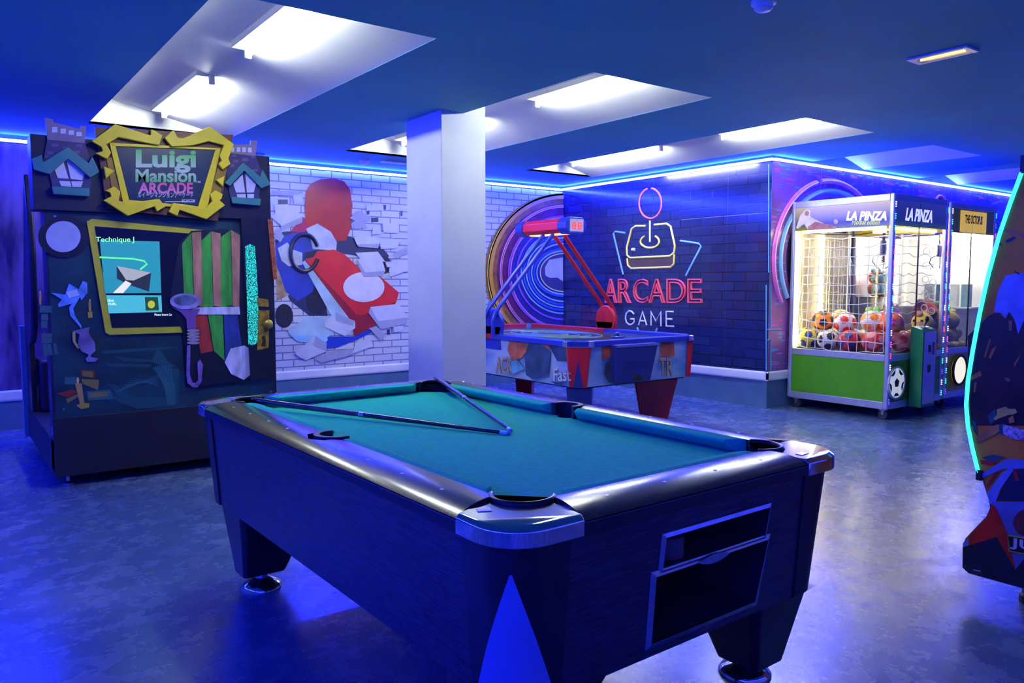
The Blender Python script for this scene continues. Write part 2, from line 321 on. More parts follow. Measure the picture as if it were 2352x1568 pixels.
ART = {
 'sign_plate': [[(0.848,2.259),(1.7,2.303),(1.579,1.712),(0.902,1.758)]],
 'sign_scroll': [[(0.824,2.165),(0.959,2.285),(1.166,2.237),(1.169,2.278),(1.236,2.245),(1.216,2.182),(1.201,2.18),(0.978,2.205),(0.906,2.152),(0.932,2.105),(0.906,2.063),(0.842,2.093),(0.884,2.11),(0.878,2.134)], [(1.306,2.288),(1.331,2.239),(1.365,2.241),(1.537,2.336),(1.693,2.236),(1.653,2.137),(1.666,2.1),(1.614,2.057),(1.585,2.093),(1.607,2.116),(1.596,2.148),(1.625,2.221),(1.53,2.238),(1.426,2.201),(1.293,2.178),(1.247,2.23)], [(0.891,1.867),(0.939,1.898),(0.976,1.867),(0.964,1.808),(1.02,1.798),(1.204,1.836),(1.24,1.785),(1.187,1.753),(1.173,1.785),(1.014,1.716),(0.876,1.807),(0.922,1.833),(0.916,1.855)], [(1.258,1.754),(1.287,1.814),(1.367,1.808),(1.497,1.795),(1.538,1.839),(1.524,1.883),(1.561,1.916),(1.609,1.893),(1.6,1.863),(1.587,1.85),(1.622,1.819),(1.497,1.718),(1.328,1.771),(1.311,1.731)], [(0.886,2.015),(0.949,1.996),(0.895,1.939)], [(1.627,2.02),(1.567,1.985),(1.61,1.945)]],
 'sign_rim': [[(0.927,2.169),(1.61,2.203),(1.509,1.792),(0.995,1.787)]],
 'sign_rim_in': [[(0.962,2.15),(1.573,2.188),(1.45,1.802),(1.028,1.82)]],
 'sign_side': [[(0.908,2.076),(0.945,2.08),(0.996,1.814),(0.931,1.887)], [(1.617,2.175),(1.656,2.095),(1.601,1.9),(1.518,1.837)]],
 'sign_box': [[(1.079,2.142),(1.45,2.179),(1.446,2.024),(1.074,1.994)], [(1.073,2.018),(1.447,2.049),(1.444,1.962),(1.07,1.934)], [(1.088,1.935),(1.425,1.96),(1.423,1.885),(1.085,1.862)], [(1.08,1.872),(1.425,1.895),(1.424,1.86),(1.079,1.839)], [(1.349,1.845),(1.433,1.85),(1.432,1.828),(1.349,1.823)], [(1.245,1.824),(1.431,1.835),(1.431,1.831),(1.245,1.82)], [(1.443,1.971),(1.473,1.974),(1.472,1.959),(1.442,1.957)]],
 'tower_parapet': [[(0.584,2.288),(0.628,2.281),(0.63,2.263),(0.77,2.239),(0.77,2.259),(0.806,2.26),(0.793,2.156),(0.593,2.157)], [(1.68,2.239),(1.821,2.253),(1.822,2.281),(1.869,2.283),(1.856,2.176),(1.675,2.18)]],
 'tower_window': [[(0.621,2.235),(0.649,2.238),(0.648,2.205),(0.619,2.202)], [(0.665,2.23),(0.694,2.233),(0.693,2.203),(0.664,2.2)], [(0.708,2.224),(0.737,2.228),(0.736,2.2),(0.707,2.197)], [(0.75,2.219),(0.779,2.222),(0.778,2.197),(0.749,2.194)], [(1.684,2.221),(1.709,2.223),(1.708,2.193),(1.683,2.191)], [(1.726,2.224),(1.751,2.227),(1.75,2.196),(1.725,2.193)], [(1.763,2.227),(1.789,2.23),(1.788,2.198),(1.763,2.195)], [(1.803,2.23),(1.829,2.233),(1.828,2.2),(1.802,2.197)]],
 'tower_body': [[(0.593,2.16),(0.794,2.159),(0.82,2.053),(0.817,1.879),(0.611,1.865),(0.595,1.959),(0.561,2)], [(1.675,2.184),(1.856,2.181),(1.896,2.065),(1.869,1.867),(1.674,1.863),(1.654,2.045)]],
 'tower_brick': [[(0.615,2.137),(0.651,2.141),(0.65,2.12),(0.614,2.116)], [(0.59,2.087),(0.623,2.09),(0.622,2.07),(0.589,2.067)], [(0.673,2.121),(0.706,2.124),(0.705,2.108),(0.672,2.105)], [(0.731,2.104),(0.765,2.108),(0.764,2.089),(0.731,2.086)], [(0.575,2.064),(0.596,2.066),(0.595,2.047),(0.574,2.045)], [(0.746,2.143),(0.78,2.147),(0.779,2.132),(0.745,2.128)], [(1.691,2.173),(1.72,2.176),(1.72,2.159),(1.69,2.157)], [(1.761,2.155),(1.804,2.159),(1.803,2.138),(1.761,2.134)], [(1.826,2.178),(1.851,2.18),(1.851,2.163),(1.825,2.161)], [(1.702,2.137),(1.736,2.14),(1.735,2.123),(1.702,2.12)], [(1.832,2.085),(1.866,2.088),(1.866,2.071),(1.831,2.068)], [(1.681,2.106),(1.706,2.108),(1.705,2.087),(1.68,2.085)]],
 'tower_roof': [[(0.505,2.032),(0.557,2.06),(0.564,2.017),(0.696,2.121),(0.806,2.033),(0.828,2.076),(0.865,1.981),(0.813,1.943),(0.696,2.049),(0.594,1.947),(0.515,1.967)], [(1.632,1.973),(1.761,2.119),(1.88,2.03),(1.896,2.082),(1.948,1.984),(1.885,1.952),(1.768,2.066),(1.667,1.953)]],
 'tower_pane': [[(0.687,2.059),(0.786,1.966),(0.77,1.927),(0.708,1.93)], [(0.674,2.029),(0.625,1.976),(0.639,1.93),(0.697,1.93)], [(0.645,1.913),(0.704,1.916),(0.71,1.881),(0.655,1.883)], [(0.711,1.916),(0.775,1.921),(0.763,1.884),(0.715,1.883)], [(1.78,2.057),(1.853,1.985),(1.836,1.924),(1.787,1.919)], [(1.761,2.044),(1.695,1.974),(1.713,1.915),(1.776,1.919)], [(1.717,1.904),(1.778,1.908),(1.78,1.88),(1.721,1.879)], [(1.789,1.909),(1.838,1.912),(1.834,1.883),(1.791,1.881)]],
 'tower_sill': [[(0.601,1.875),(0.808,1.878),(0.803,1.827),(0.609,1.829)], [(1.67,1.88),(1.877,1.88),(1.869,1.831),(1.678,1.837)]],
 'screen_frame': [[(0.791,1.676),(0.821,1.694),(1.616,1.642),(1.703,1.561),(1.509,0.954),(0.893,0.958),(0.871,0.973)]],
 'screen_open': [[(0.834,1.648),(1.586,1.615),(1.482,0.997),(0.91,1.002)]],
 'scr_teal': [[(0.859,1.561),(1.213,1.564),(1.213,1.224),(0.877,1.224)]],
 'scr_line': [[(0.855,1.453),(1.048,1.447),(1.113,1.434),(1.131,1.414),(1.089,1.378)]],
 'scr_nozzle': [[(0.951,1.4),(1.155,1.358),(1.138,1.234),(1.02,1.278),(0.949,1.318)]],
 'scr_nozzle_light': [[(0.951,1.4),(1.155,1.358),(1.047,1.306),(1.003,1.31)]],
 'scr_hose': [[(1,1.306),(1.034,1.286),(0.982,1.225),(0.922,1.226)]],
 'scr_box': [[(0.884,1.213),(1.213,1.208),(1.214,1.097),(0.894,1.096)]],
 'scr_icon': [[(1.111,1.198),(1.191,1.197),(1.195,1.109),(1.114,1.109)]],
 'scr_icon_disc': [[(1.171,1.149),(1.17,1.143),(1.169,1.138),(1.166,1.133),(1.162,1.129),(1.158,1.126),(1.153,1.124),(1.148,1.123),(1.143,1.124),(1.139,1.126),(1.135,1.129),(1.131,1.133),(1.129,1.138),(1.127,1.144),(1.127,1.149),(1.128,1.155),(1.129,1.16),(1.132,1.165),(1.136,1.169),(1.14,1.172),(1.145,1.174),(1.15,1.175),(1.155,1.174),(1.159,1.172),(1.163,1.169),(1.167,1.165),(1.169,1.16),(1.171,1.154)]],
 'scr_text': [[(0.837,1.581),(1.06,1.589),(1.059,1.547),(0.835,1.541)], [(0.889,1.188),(0.927,1.188),(0.926,1.171),(0.889,1.171)], [(0.895,1.165),(0.941,1.164),(0.94,1.148),(0.894,1.149)], [(1.167,1.089),(1.275,1.086),(1.274,1.072),(1.166,1.074)]],
 'moon_card': [[(0.807,1.582),(0.802,1.553),(0.79,1.525),(0.772,1.5),(0.748,1.479),(0.72,1.463),(0.69,1.452),(0.658,1.449),(0.627,1.451),(0.598,1.46),(0.572,1.475),(0.551,1.494),(0.535,1.518),(0.526,1.545),(0.524,1.573),(0.529,1.601),(0.54,1.628),(0.557,1.653),(0.58,1.674),(0.607,1.69),(0.637,1.701),(0.668,1.706),(0.699,1.704),(0.729,1.696),(0.756,1.682),(0.778,1.662),(0.795,1.638),(0.804,1.611)]],
 'moon_disc': [[(0.754,1.58),(0.75,1.559),(0.742,1.538),(0.73,1.519),(0.715,1.503),(0.696,1.491),(0.676,1.484),(0.655,1.481),(0.634,1.483),(0.614,1.489),(0.597,1.5),(0.583,1.515),(0.573,1.533),(0.567,1.553),(0.565,1.574),(0.568,1.595),(0.576,1.616),(0.588,1.634),(0.603,1.65),(0.621,1.662),(0.641,1.67),(0.662,1.673),(0.683,1.672),(0.703,1.666),(0.72,1.655),(0.735,1.64),(0.746,1.622),(0.752,1.602)]],
 'art_shelf': [[(0.523,1.725),(1.647,1.68),(1.985,1.74),(1.958,0.594),(0.525,0.443)]],
 'floor_ray': [[(0.849,0.857),(1.312,0.861),(1.311,0.851),(0.853,0.834)], [(0.92,0.817),(1.161,0.776),(1.212,0.763),(0.976,0.778)], [(1.172,0.849),(1.189,0.857),(1.247,0.761),(1.307,0.72),(1.211,0.726),(1.143,0.767)], [(0.862,0.776),(1.143,0.749),(1.133,0.731),(0.893,0.747)], [(0.874,0.64),(0.922,0.628),(1.017,0.537),(1.091,0.466),(1.04,0.466),(0.935,0.554)], [(1.142,0.73),(1.316,0.71),(1.3,0.474),(1.246,0.465),(1.224,0.594)], [(0.903,0.548),(1.204,0.521),(1.291,0.484),(1.281,0.462),(1.048,0.461),(0.95,0.507)]],
 'grain_line': [[(1.159,0.739),(1.183,0.672),(1.215,0.595),(1.233,0.471),(1.238,0.471),(1.222,0.596),(1.19,0.673),(1.165,0.738)], [(1.173,0.738),(1.195,0.664),(1.224,0.594),(1.239,0.47),(1.244,0.47),(1.231,0.595),(1.202,0.665),(1.179,0.737)], [(1.187,0.737),(1.207,0.655),(1.233,0.593),(1.245,0.47),(1.25,0.469),(1.24,0.595),(1.214,0.657),(1.193,0.736)], [(1.201,0.736),(1.219,0.647),(1.241,0.593),(1.252,0.469),(1.256,0.469),(1.248,0.594),(1.226,0.648),(1.207,0.736)], [(1.215,0.735),(1.231,0.638),(1.25,0.592),(1.258,0.469),(1.262,0.468),(1.257,0.593),(1.238,0.64),(1.221,0.735)], [(1.228,0.734),(1.243,0.63),(1.259,0.591),(1.264,0.468),(1.268,0.468),(1.266,0.592),(1.25,0.631),(1.235,0.734)], [(1.242,0.733),(1.255,0.622),(1.268,0.59),(1.27,0.467),(1.274,0.467),(1.275,0.592),(1.262,0.623),(1.248,0.733)], [(1.256,0.732),(1.267,0.613),(1.277,0.59),(1.276,0.467),(1.281,0.466),(1.284,0.591),(1.274,0.614),(1.262,0.732)], [(0.92,0.582),(1.183,0.681),(1.183,0.678),(0.924,0.577)], [(0.937,0.597),(1.183,0.668),(1.183,0.664),(0.941,0.591)], [(0.954,0.612),(1.183,0.655),(1.182,0.651),(0.958,0.606)], [(0.971,0.627),(1.182,0.642),(1.182,0.638),(0.975,0.621)], [(0.988,0.642),(1.182,0.629),(1.182,0.625),(0.992,0.637)], [(1.005,0.657),(1.181,0.616),(1.181,0.612),(1.009,0.652)], [(1.022,0.673),(1.181,0.603),(1.181,0.599),(1.026,0.667)]],
 'book_teal': [[(0.517,1.152),(0.582,1.15),(0.58,1.108),(0.516,1.109)], [(0.523,1.1),(0.559,1.1),(0.558,1.061),(0.521,1.062)], [(0.521,1.058),(0.554,1.057),(0.552,1.014),(0.519,1.015)], [(0.519,0.981),(0.577,0.979),(0.576,0.953),(0.518,0.956)], [(0.521,0.953),(0.574,0.951),(0.573,0.919),(0.519,0.922)], [(0.522,0.909),(0.545,0.916),(0.549,0.843),(0.527,0.84)], [(0.548,0.912),(0.567,0.915),(0.575,0.846),(0.553,0.843)], [(0.578,0.914),(0.597,0.918),(0.605,0.848),(0.585,0.845)], [(0.634,0.703),(0.702,0.698),(0.701,0.65),(0.632,0.655)], [(0.753,0.601),(0.888,0.603),(0.91,0.538),(0.759,0.543)]],
 'book_red': [[(0.585,0.602),(0.676,0.621),(0.707,0.601),(0.644,0.571)], [(0.723,0.74),(0.805,0.73),(0.803,0.682),(0.726,0.701)]],
 'book_page': [[(0.636,0.563),(0.706,0.592),(0.709,0.574),(0.643,0.536)], [(0.735,0.735),(0.793,0.725),(0.789,0.69),(0.733,0.7)], [(0.725,0.683),(0.827,0.671),(0.816,0.605),(0.732,0.652)], [(0.765,0.591),(0.876,0.591),(0.871,0.559),(0.767,0.56)]],
 'candle': [[(0.689,0.659),(0.726,0.656),(0.736,0.527),(0.711,0.525)], [(0.782,1.169),(0.799,1.168),(0.796,1.111),(0.784,1.112)], [(0.517,1.224),(0.529,1.223),(0.525,1.156),(0.516,1.156)]],
 'candle_base': [[(0.69,0.518),(0.727,0.532),(0.766,0.524),(0.761,0.498),(0.718,0.491)], [(0.776,1.107),(0.803,1.111),(0.803,1.071),(0.778,1.068)]],
 'flame': [[(0.712,0.675),(0.712,0.67),(0.711,0.666),(0.71,0.662),(0.709,0.659),(0.708,0.656),(0.706,0.655),(0.705,0.655),(0.703,0.655),(0.702,0.657),(0.701,0.659),(0.7,0.663),(0.699,0.667),(0.699,0.671),(0.699,0.676),(0.699,0.681),(0.7,0.685),(0.701,0.689),(0.702,0.692),(0.703,0.695),(0.705,0.696),(0.706,0.697),(0.708,0.696),(0.709,0.694),(0.71,0.692),(0.711,0.688),(0.712,0.684),(0.712,0.68)], [(0.796,1.179),(0.796,1.177),(0.796,1.174),(0.795,1.172),(0.794,1.171),(0.793,1.169),(0.792,1.169),(0.791,1.168),(0.79,1.169),(0.789,1.169),(0.789,1.171),(0.788,1.172),(0.787,1.174),(0.787,1.177),(0.787,1.179),(0.787,1.181),(0.788,1.184),(0.788,1.186),(0.789,1.187),(0.79,1.188),(0.791,1.189),(0.792,1.189),(0.793,1.189),(0.794,1.188),(0.795,1.187),(0.796,1.185),(0.796,1.183),(0.796,1.181)], [(0.527,1.234),(0.526,1.231),(0.526,1.229),(0.526,1.227),(0.525,1.226),(0.524,1.225),(0.523,1.224),(0.523,1.224),(0.522,1.224),(0.521,1.225),(0.52,1.226),(0.52,1.227),(0.519,1.229),(0.519,1.231),(0.519,1.234),(0.519,1.236),(0.52,1.238),(0.52,1.24),(0.521,1.242),(0.522,1.243),(0.523,1.244),(0.523,1.244),(0.524,1.244),(0.525,1.243),(0.526,1.242),(0.526,1.24),(0.526,1.238),(0.527,1.236)]],
 'urn': [[(0.687,0.988),(0.784,1.012),(0.775,0.976),(0.808,0.912),(0.81,0.859),(0.785,0.836),(0.781,0.821),(0.825,0.809),(0.807,0.79),(0.76,0.791),(0.753,0.814),(0.769,0.826),(0.77,0.839),(0.732,0.859),(0.714,0.908),(0.724,0.969)]],
 'urn_handle': [[(0.686,0.983),(0.702,0.987),(0.7,0.926),(0.721,0.881),(0.709,0.878),(0.684,0.927)]],
 'smoke': [[(0.579,1.232),(0.654,1.218),(0.679,1.287),(0.715,1.263),(0.731,1.252),(0.756,1.304),(0.78,1.291),(0.78,1.23),(0.744,1.182),(0.737,1.204),(0.696,1.131),(0.705,1.083),(0.738,1.021),(0.735,1.002),(0.726,1.021),(0.679,1.084),(0.673,1.136),(0.689,1.161),(0.617,1.141),(0.614,1.158),(0.637,1.188)]],
 'smoke_card': [[(0.66,1.233),(0.719,1.252),(0.737,1.213),(0.674,1.196)]],
 'drape_card': [[(1.263,1.173),(1.335,1.551),(1.415,1.641),(1.646,1.665),(1.752,1.608),(1.76,1.441),(1.868,0.821),(1.831,0.604),(1.355,0.579),(1.339,0.966)]],
 'drape_green': [[(1.351,1.551),(1.415,1.629),(1.417,1.141),(1.355,1.125)], [(1.479,1.578),(1.544,1.643),(1.543,1.121),(1.474,1.122)], [(1.609,1.606),(1.676,1.657),(1.674,1.137),(1.596,1.12)], [(1.507,1.074),(1.606,1.065),(1.609,0.749),(1.54,0.82)]],
 'drape_tan': [[(1.418,1.629),(1.478,1.637),(1.474,1.128),(1.42,1.135)], [(1.546,1.643),(1.607,1.63),(1.596,1.126),(1.546,1.133)], [(1.679,1.657),(1.741,1.623),(1.721,1.124),(1.676,1.131)]],
 'drape_blue': [[(1.612,1.071),(1.705,1.075),(1.732,0.828),(1.697,0.762),(1.615,0.748)]],
 'drape_red': [[(1.415,1.076),(1.501,1.074),(1.535,0.82),(1.453,0.806)]],
 'drape_pale': [[(1.4,1.124),(1.721,1.124),(1.726,1.068),(1.41,1.076)], [(1.609,0.737),(1.653,0.832),(1.751,0.849),(1.83,0.786),(1.827,0.667),(1.738,0.604),(1.649,0.654)]],
 'horn_bell': [[(1.459,1.165),(1.456,1.153),(1.448,1.142),(1.436,1.132),(1.42,1.123),(1.4,1.117),(1.379,1.113),(1.357,1.113),(1.334,1.114),(1.314,1.119),(1.295,1.126),(1.28,1.135),(1.269,1.145),(1.262,1.156),(1.26,1.168),(1.262,1.18),(1.27,1.192),(1.282,1.202),(1.298,1.21),(1.317,1.216),(1.338,1.22),(1.36,1.221),(1.382,1.22),(1.403,1.215),(1.422,1.209),(1.438,1.2),(1.45,1.189),(1.457,1.178)]],
 'horn_bell_in': [[(1.428,1.172),(1.426,1.165),(1.421,1.158),(1.412,1.152),(1.4,1.146),(1.387,1.143),(1.372,1.14),(1.356,1.14),(1.34,1.141),(1.325,1.144),(1.312,1.148),(1.301,1.153),(1.293,1.16),(1.288,1.167),(1.286,1.175),(1.288,1.182),(1.293,1.189),(1.302,1.195),(1.313,1.2),(1.327,1.204),(1.342,1.207),(1.358,1.207),(1.374,1.206),(1.389,1.204),(1.402,1.199),(1.413,1.194),(1.422,1.187),(1.427,1.18)]],
 'horn_neck': [[(1.267,1.133),(1.328,1.094),(1.362,1.047),(1.364,0.981),(1.423,0.979),(1.42,1.055),(1.454,1.115),(1.355,1.108)]],
 'horn_coil': [[(1.444,0.966),(1.44,0.962),(1.428,0.959),(1.411,0.958),(1.393,0.958),(1.376,0.961),(1.365,0.965),(1.361,0.97),(1.365,0.974),(1.377,0.977),(1.394,0.978),(1.412,0.978),(1.429,0.975),(1.44,0.971)], [(1.443,0.946),(1.439,0.941),(1.428,0.938),(1.411,0.937),(1.392,0.937),(1.376,0.94),(1.364,0.944),(1.361,0.949),(1.365,0.953),(1.376,0.956),(1.393,0.958),(1.411,0.957),(1.428,0.954),(1.439,0.95)], [(1.443,0.925),(1.439,0.92),(1.427,0.917),(1.41,0.916),(1.392,0.917),(1.375,0.919),(1.364,0.923),(1.36,0.928),(1.364,0.932),(1.376,0.936),(1.392,0.937),(1.411,0.936),(1.427,0.933),(1.439,0.929)], [(1.442,0.904),(1.438,0.899),(1.426,0.896),(1.41,0.895),(1.391,0.896),(1.375,0.899),(1.363,0.903),(1.359,0.907),(1.363,0.912),(1.375,0.915),(1.392,0.916),(1.41,0.915),(1.427,0.913),(1.438,0.908)], [(1.442,0.883),(1.437,0.878),(1.426,0.875),(1.409,0.874),(1.39,0.875),(1.374,0.878),(1.363,0.882),(1.359,0.887),(1.363,0.891),(1.374,0.894),(1.391,0.895),(1.409,0.894),(1.426,0.892),(1.438,0.887)]],
 'horn_tube': [[(1.361,0.868),(1.383,0.867),(1.373,0.668),(1.389,0.614),(1.407,0.608),(1.426,0.626),(1.425,0.75),(1.444,0.768),(1.461,0.729),(1.448,0.614),(1.42,0.578),(1.388,0.581),(1.357,0.612),(1.35,0.669)]],
 'door_edge': [[(1.744,1.744),(1.935,1.744),(1.964,0.6),(1.784,0.601)]],
 'door_red': [[(1.928,1.744),(1.966,1.736),(1.988,1.32),(1.962,1.313)]],
 'glitter': [[(1.769,1.545),(1.8,1.564),(1.836,1.547),(1.845,1.381),(1.851,1.134),(1.838,0.869),(1.806,0.846),(1.772,0.857),(1.771,1.135)]],
 'lock_plate': [[(1.843,1.184),(1.925,1.172),(1.926,1.119),(1.844,1.124)], [(1.848,1.097),(1.928,1.093),(1.917,0.825),(1.834,0.81)]],
 'lock_knob': [[(1.947,0.995),(1.946,0.985),(1.943,0.975),(1.938,0.966),(1.932,0.959),(1.924,0.954),(1.916,0.951),(1.907,0.95),(1.899,0.952),(1.891,0.955),(1.884,0.961),(1.878,0.969),(1.874,0.977),(1.871,0.987),(1.871,0.997),(1.872,1.008),(1.875,1.017),(1.879,1.026),(1.886,1.033),(1.893,1.038),(1.901,1.041),(1.91,1.042),(1.918,1.041),(1.926,1.037),(1.933,1.031),(1.939,1.024),(1.944,1.015),(1.946,1.005)]],
 'keyhole': [[(1.895,0.897),(1.895,0.894),(1.894,0.891),(1.892,0.888),(1.89,0.886),(1.887,0.884),(1.884,0.883),(1.881,0.883),(1.878,0.884),(1.875,0.885),(1.872,0.887),(1.87,0.889),(1.868,0.892),(1.867,0.895),(1.867,0.898),(1.867,0.901),(1.869,0.904),(1.87,0.906),(1.873,0.909),(1.875,0.91),(1.878,0.911),(1.881,0.911),(1.885,0.911),(1.887,0.91),(1.89,0.908),(1.892,0.905),(1.894,0.903),(1.895,0.9)], [(1.878,0.892),(1.9,0.886),(1.892,0.837),(1.862,0.838)]],
 'loose_light': [[(2.834,1.972),(3.072,2.09),(3.182,1.989),(2.951,1.881)], [(3.801,1.552),(4.112,1.54),(4.148,1.421),(3.895,1.402)], [(3.954,1.014),(4.316,1.042),(4.432,0.882),(4.045,0.85)], [(3.404,0.861),(3.528,0.964),(3.767,0.858),(3.766,0.782),(3.638,0.695),(3.411,0.803)], [(3.054,0.535),(3.298,0.709),(3.425,0.63),(3.415,0.54),(3.182,0.451)], [(3.763,0.622),(3.948,0.656),(3.984,0.569),(3.734,0.497)], [(4.196,1.447),(4.342,1.552),(4.44,1.545),(4.439,1.424),(4.204,1.353)], [(3.765,1.791),(3.856,1.811),(4.087,1.794),(4.077,1.726),(3.8,1.71)], [(4.077,1.793),(4.365,1.786),(4.286,1.68),(4.094,1.667)], [(2.831,2.176),(2.918,2.182),(2.916,2.104),(2.829,2.092)], [(2.876,2.094),(3.021,2.106),(3.077,2.082),(2.89,1.995)], [(3.78,1.618),(4.056,1.637),(4.149,1.524),(3.851,1.536)], [(3.925,2.155),(4.13,2.163),(4.138,2.1),(3.924,2.088)], [(4.117,1.955),(4.328,1.964),(4.326,1.853),(4.135,1.855)], [(4.235,0.783),(4.372,0.787),(4.342,0.727),(4.254,0.713)], [(4.149,1.524),(4.284,1.531),(4.263,1.457),(4.167,1.464)], [(3.072,2.223),(3.187,2.238),(3.185,2.128),(3.094,2.119)], [(4.004,1.908),(4.098,1.921),(4.097,1.828),(3.985,1.832)]],
 'loose_mid': [[(2.951,1.881),(3.182,1.989),(3.172,1.922),(2.934,1.823)], [(3.801,1.552),(3.895,1.402),(3.876,1.352),(3.814,1.469)], [(3.895,1.402),(4.148,1.421),(4.109,1.361),(3.876,1.352)], [(4.045,0.85),(4.432,0.882),(4.412,0.812),(4.081,0.754)], [(3.954,1.014),(4.045,0.85),(4.081,0.754),(3.93,0.946)], [(3.528,0.964),(3.767,0.858),(3.739,0.808),(3.535,0.873)], [(3.298,0.709),(3.425,0.63),(3.415,0.54),(3.27,0.612)], [(3.284,0.473),(3.441,0.53),(3.735,0.556),(3.715,0.481),(3.352,0.416)], [(3.931,0.776),(4.025,0.79),(4.138,0.7),(4.08,0.625)], [(3.731,1.93),(3.841,2.018),(3.93,1.905),(3.748,1.881)], [(2.87,1.831),(2.911,1.856),(2.973,1.773),(2.931,1.709),(2.876,1.746)], [(3.715,1.995),(3.824,2.083),(3.969,2.024),(3.969,1.982),(3.822,1.959)], [(3.8,1.71),(4.077,1.726),(4.057,1.674),(3.817,1.685)], [(4.266,1.628),(4.432,1.701),(4.441,1.632),(4.274,1.56)], [(2.847,2.193),(3.071,2.199),(3.187,2.23),(3.187,2.251),(2.848,2.239)]],
 'hole': [[(2.884,1.723),(2.966,1.819),(3.178,1.843),(3.57,1.809),(3.711,1.798),(4.114,1.693),(4.207,1.593),(4.149,1.507),(3.816,1.585),(3.566,1.613),(3.419,1.187),(3.448,0.925),(3.243,0.93),(3.03,1.095),(2.893,1.442)], [(2.917,2.151),(3.03,2.158),(3.029,2.111),(2.916,2.104)], [(3.988,2.016),(4.077,2.021),(4.076,1.97),(3.987,1.966)], [(4.139,2.167),(4.177,2.169),(4.176,2.119),(4.138,2.1)], [(4.359,2.111),(4.388,2.113),(4.387,2.053),(4.358,2.051)], [(4.167,0.751),(4.206,0.749),(4.205,0.689),(4.166,0.69)], [(3.933,2.089),(3.967,2.091),(3.966,2.049),(3.933,2.047)]],
 'kart_seat': [[(2.882,1.661),(2.949,1.772),(3.178,1.835),(3.345,1.785),(3.357,1.512),(3.282,1.189),(3.113,1.094),(2.984,1.191),(2.894,1.474)]],
 'kart_headrest': [[(3.209,2.098),(3.224,2.257),(3.281,2.34),(3.391,2.395),(3.546,2.42),(3.668,2.392),(3.738,2.308),(3.756,2.129),(3.74,1.898),(3.675,1.747),(3.43,1.74),(3.295,1.8),(3.222,1.924)]],
 'kart_pad': [[(3.352,2.106),(3.472,2.161),(3.594,2.16),(3.654,2.09),(3.651,1.927),(3.596,1.786),(3.465,1.789),(3.364,1.882)]],
 'kart_pad_red': [[(3.047,1.822),(3.182,1.986),(3.314,1.928),(3.211,1.828)]],
 'kart_glove': [[(3.22,1.86),(3.348,1.922),(3.501,1.839),(3.568,1.728),(3.558,1.637),(3.291,1.647),(3.268,1.751)], [(2.906,1.646),(3.012,1.711),(3.075,1.634),(3.173,1.605),(3.171,1.477),(3.022,1.46),(2.943,1.521)]],
 'kart_hood': [[(3.197,1.537),(3.333,1.624),(3.532,1.648),(3.654,1.599),(3.814,1.46),(4.09,1.353),(4.322,1.172),(4.287,1.068),(3.86,0.923),(3.787,0.933)]],
 'kart_hood_dark': [[(3.197,1.537),(3.787,0.933),(3.86,0.923),(4.293,1.077),(4.268,1.034),(4.016,0.799),(3.764,0.69),(3.695,0.894)]],
 'kart_panel': [[(3.168,1.501),(3.197,1.525),(3.696,0.952),(3.692,0.894),(3.483,0.932),(3.433,1.024)], [(2.994,0.794),(3.243,0.93),(3.465,0.892),(3.622,0.804),(3.444,0.695),(3.022,0.729)]],
 'kart_panel_low': [[(3.006,0.742),(3.427,0.704),(3.443,0.662),(3.408,0.631),(3.103,0.658)]],
 'kart_blue': [[(3.356,0.633),(3.444,0.695),(3.764,0.69),(4.025,0.794),(3.968,0.724),(3.8,0.654),(3.547,0.574),(3.321,0.569)]],
 'kart_disc': [[(4.136,1.237),(4.129,1.199),(4.109,1.163),(4.078,1.13),(4.036,1.104),(3.987,1.084),(3.933,1.073),(3.877,1.069),(3.821,1.074),(3.768,1.088),(3.722,1.108),(3.683,1.135),(3.655,1.167),(3.637,1.202),(3.632,1.239),(3.639,1.275),(3.657,1.31),(3.687,1.342),(3.726,1.368),(3.774,1.388),(3.826,1.401),(3.882,1.406),(3.938,1.402),(3.992,1.39),(4.04,1.37),(4.081,1.343),(4.111,1.311),(4.13,1.275)]],
 'kart_tyre': [[(3.46,1.089),(3.456,1.056),(3.446,1.025),(3.43,0.997),(3.409,0.975),(3.384,0.958),(3.357,0.947),(3.328,0.944),(3.3,0.949),(3.273,0.96),(3.249,0.978),(3.23,1.002),(3.215,1.03),(3.207,1.06),(3.204,1.093),(3.208,1.125),(3.218,1.155),(3.234,1.183),(3.254,1.205),(3.278,1.223),(3.306,1.233),(3.334,1.237),(3.362,1.233),(3.389,1.222),(3.414,1.204),(3.434,1.181),(3.449,1.153),(3.458,1.122)], [(3.06,0.935),(3.056,0.907),(3.049,0.88),(3.036,0.856),(3.02,0.836),(3.001,0.822),(2.98,0.813),(2.959,0.811),(2.937,0.815),(2.917,0.825),(2.899,0.841),(2.884,0.861),(2.873,0.885),(2.867,0.912),(2.865,0.94),(2.868,0.968),(2.876,0.995),(2.888,1.018),(2.903,1.038),(2.922,1.053),(2.943,1.062),(2.964,1.065),(2.986,1.061),(3.007,1.051),(3.025,1.036),(3.04,1.015),(3.051,0.991),(3.058,0.964)], [(4.235,1.491),(4.232,1.468),(4.224,1.446),(4.211,1.426),(4.194,1.41),(4.174,1.397),(4.152,1.39),(4.128,1.387),(4.105,1.389),(4.083,1.397),(4.064,1.409),(4.048,1.425),(4.036,1.444),(4.028,1.465),(4.026,1.488),(4.029,1.511),(4.037,1.532),(4.05,1.552),(4.066,1.568),(4.086,1.58),(4.108,1.588),(4.131,1.591),(4.154,1.589),(4.176,1.582),(4.196,1.57),(4.213,1.554),(4.225,1.535),(4.233,1.513)]],
 'kart_tan': [[(2.877,1.45),(2.949,1.451),(3.035,1.301),(3.057,1.174),(2.885,1.097)]],
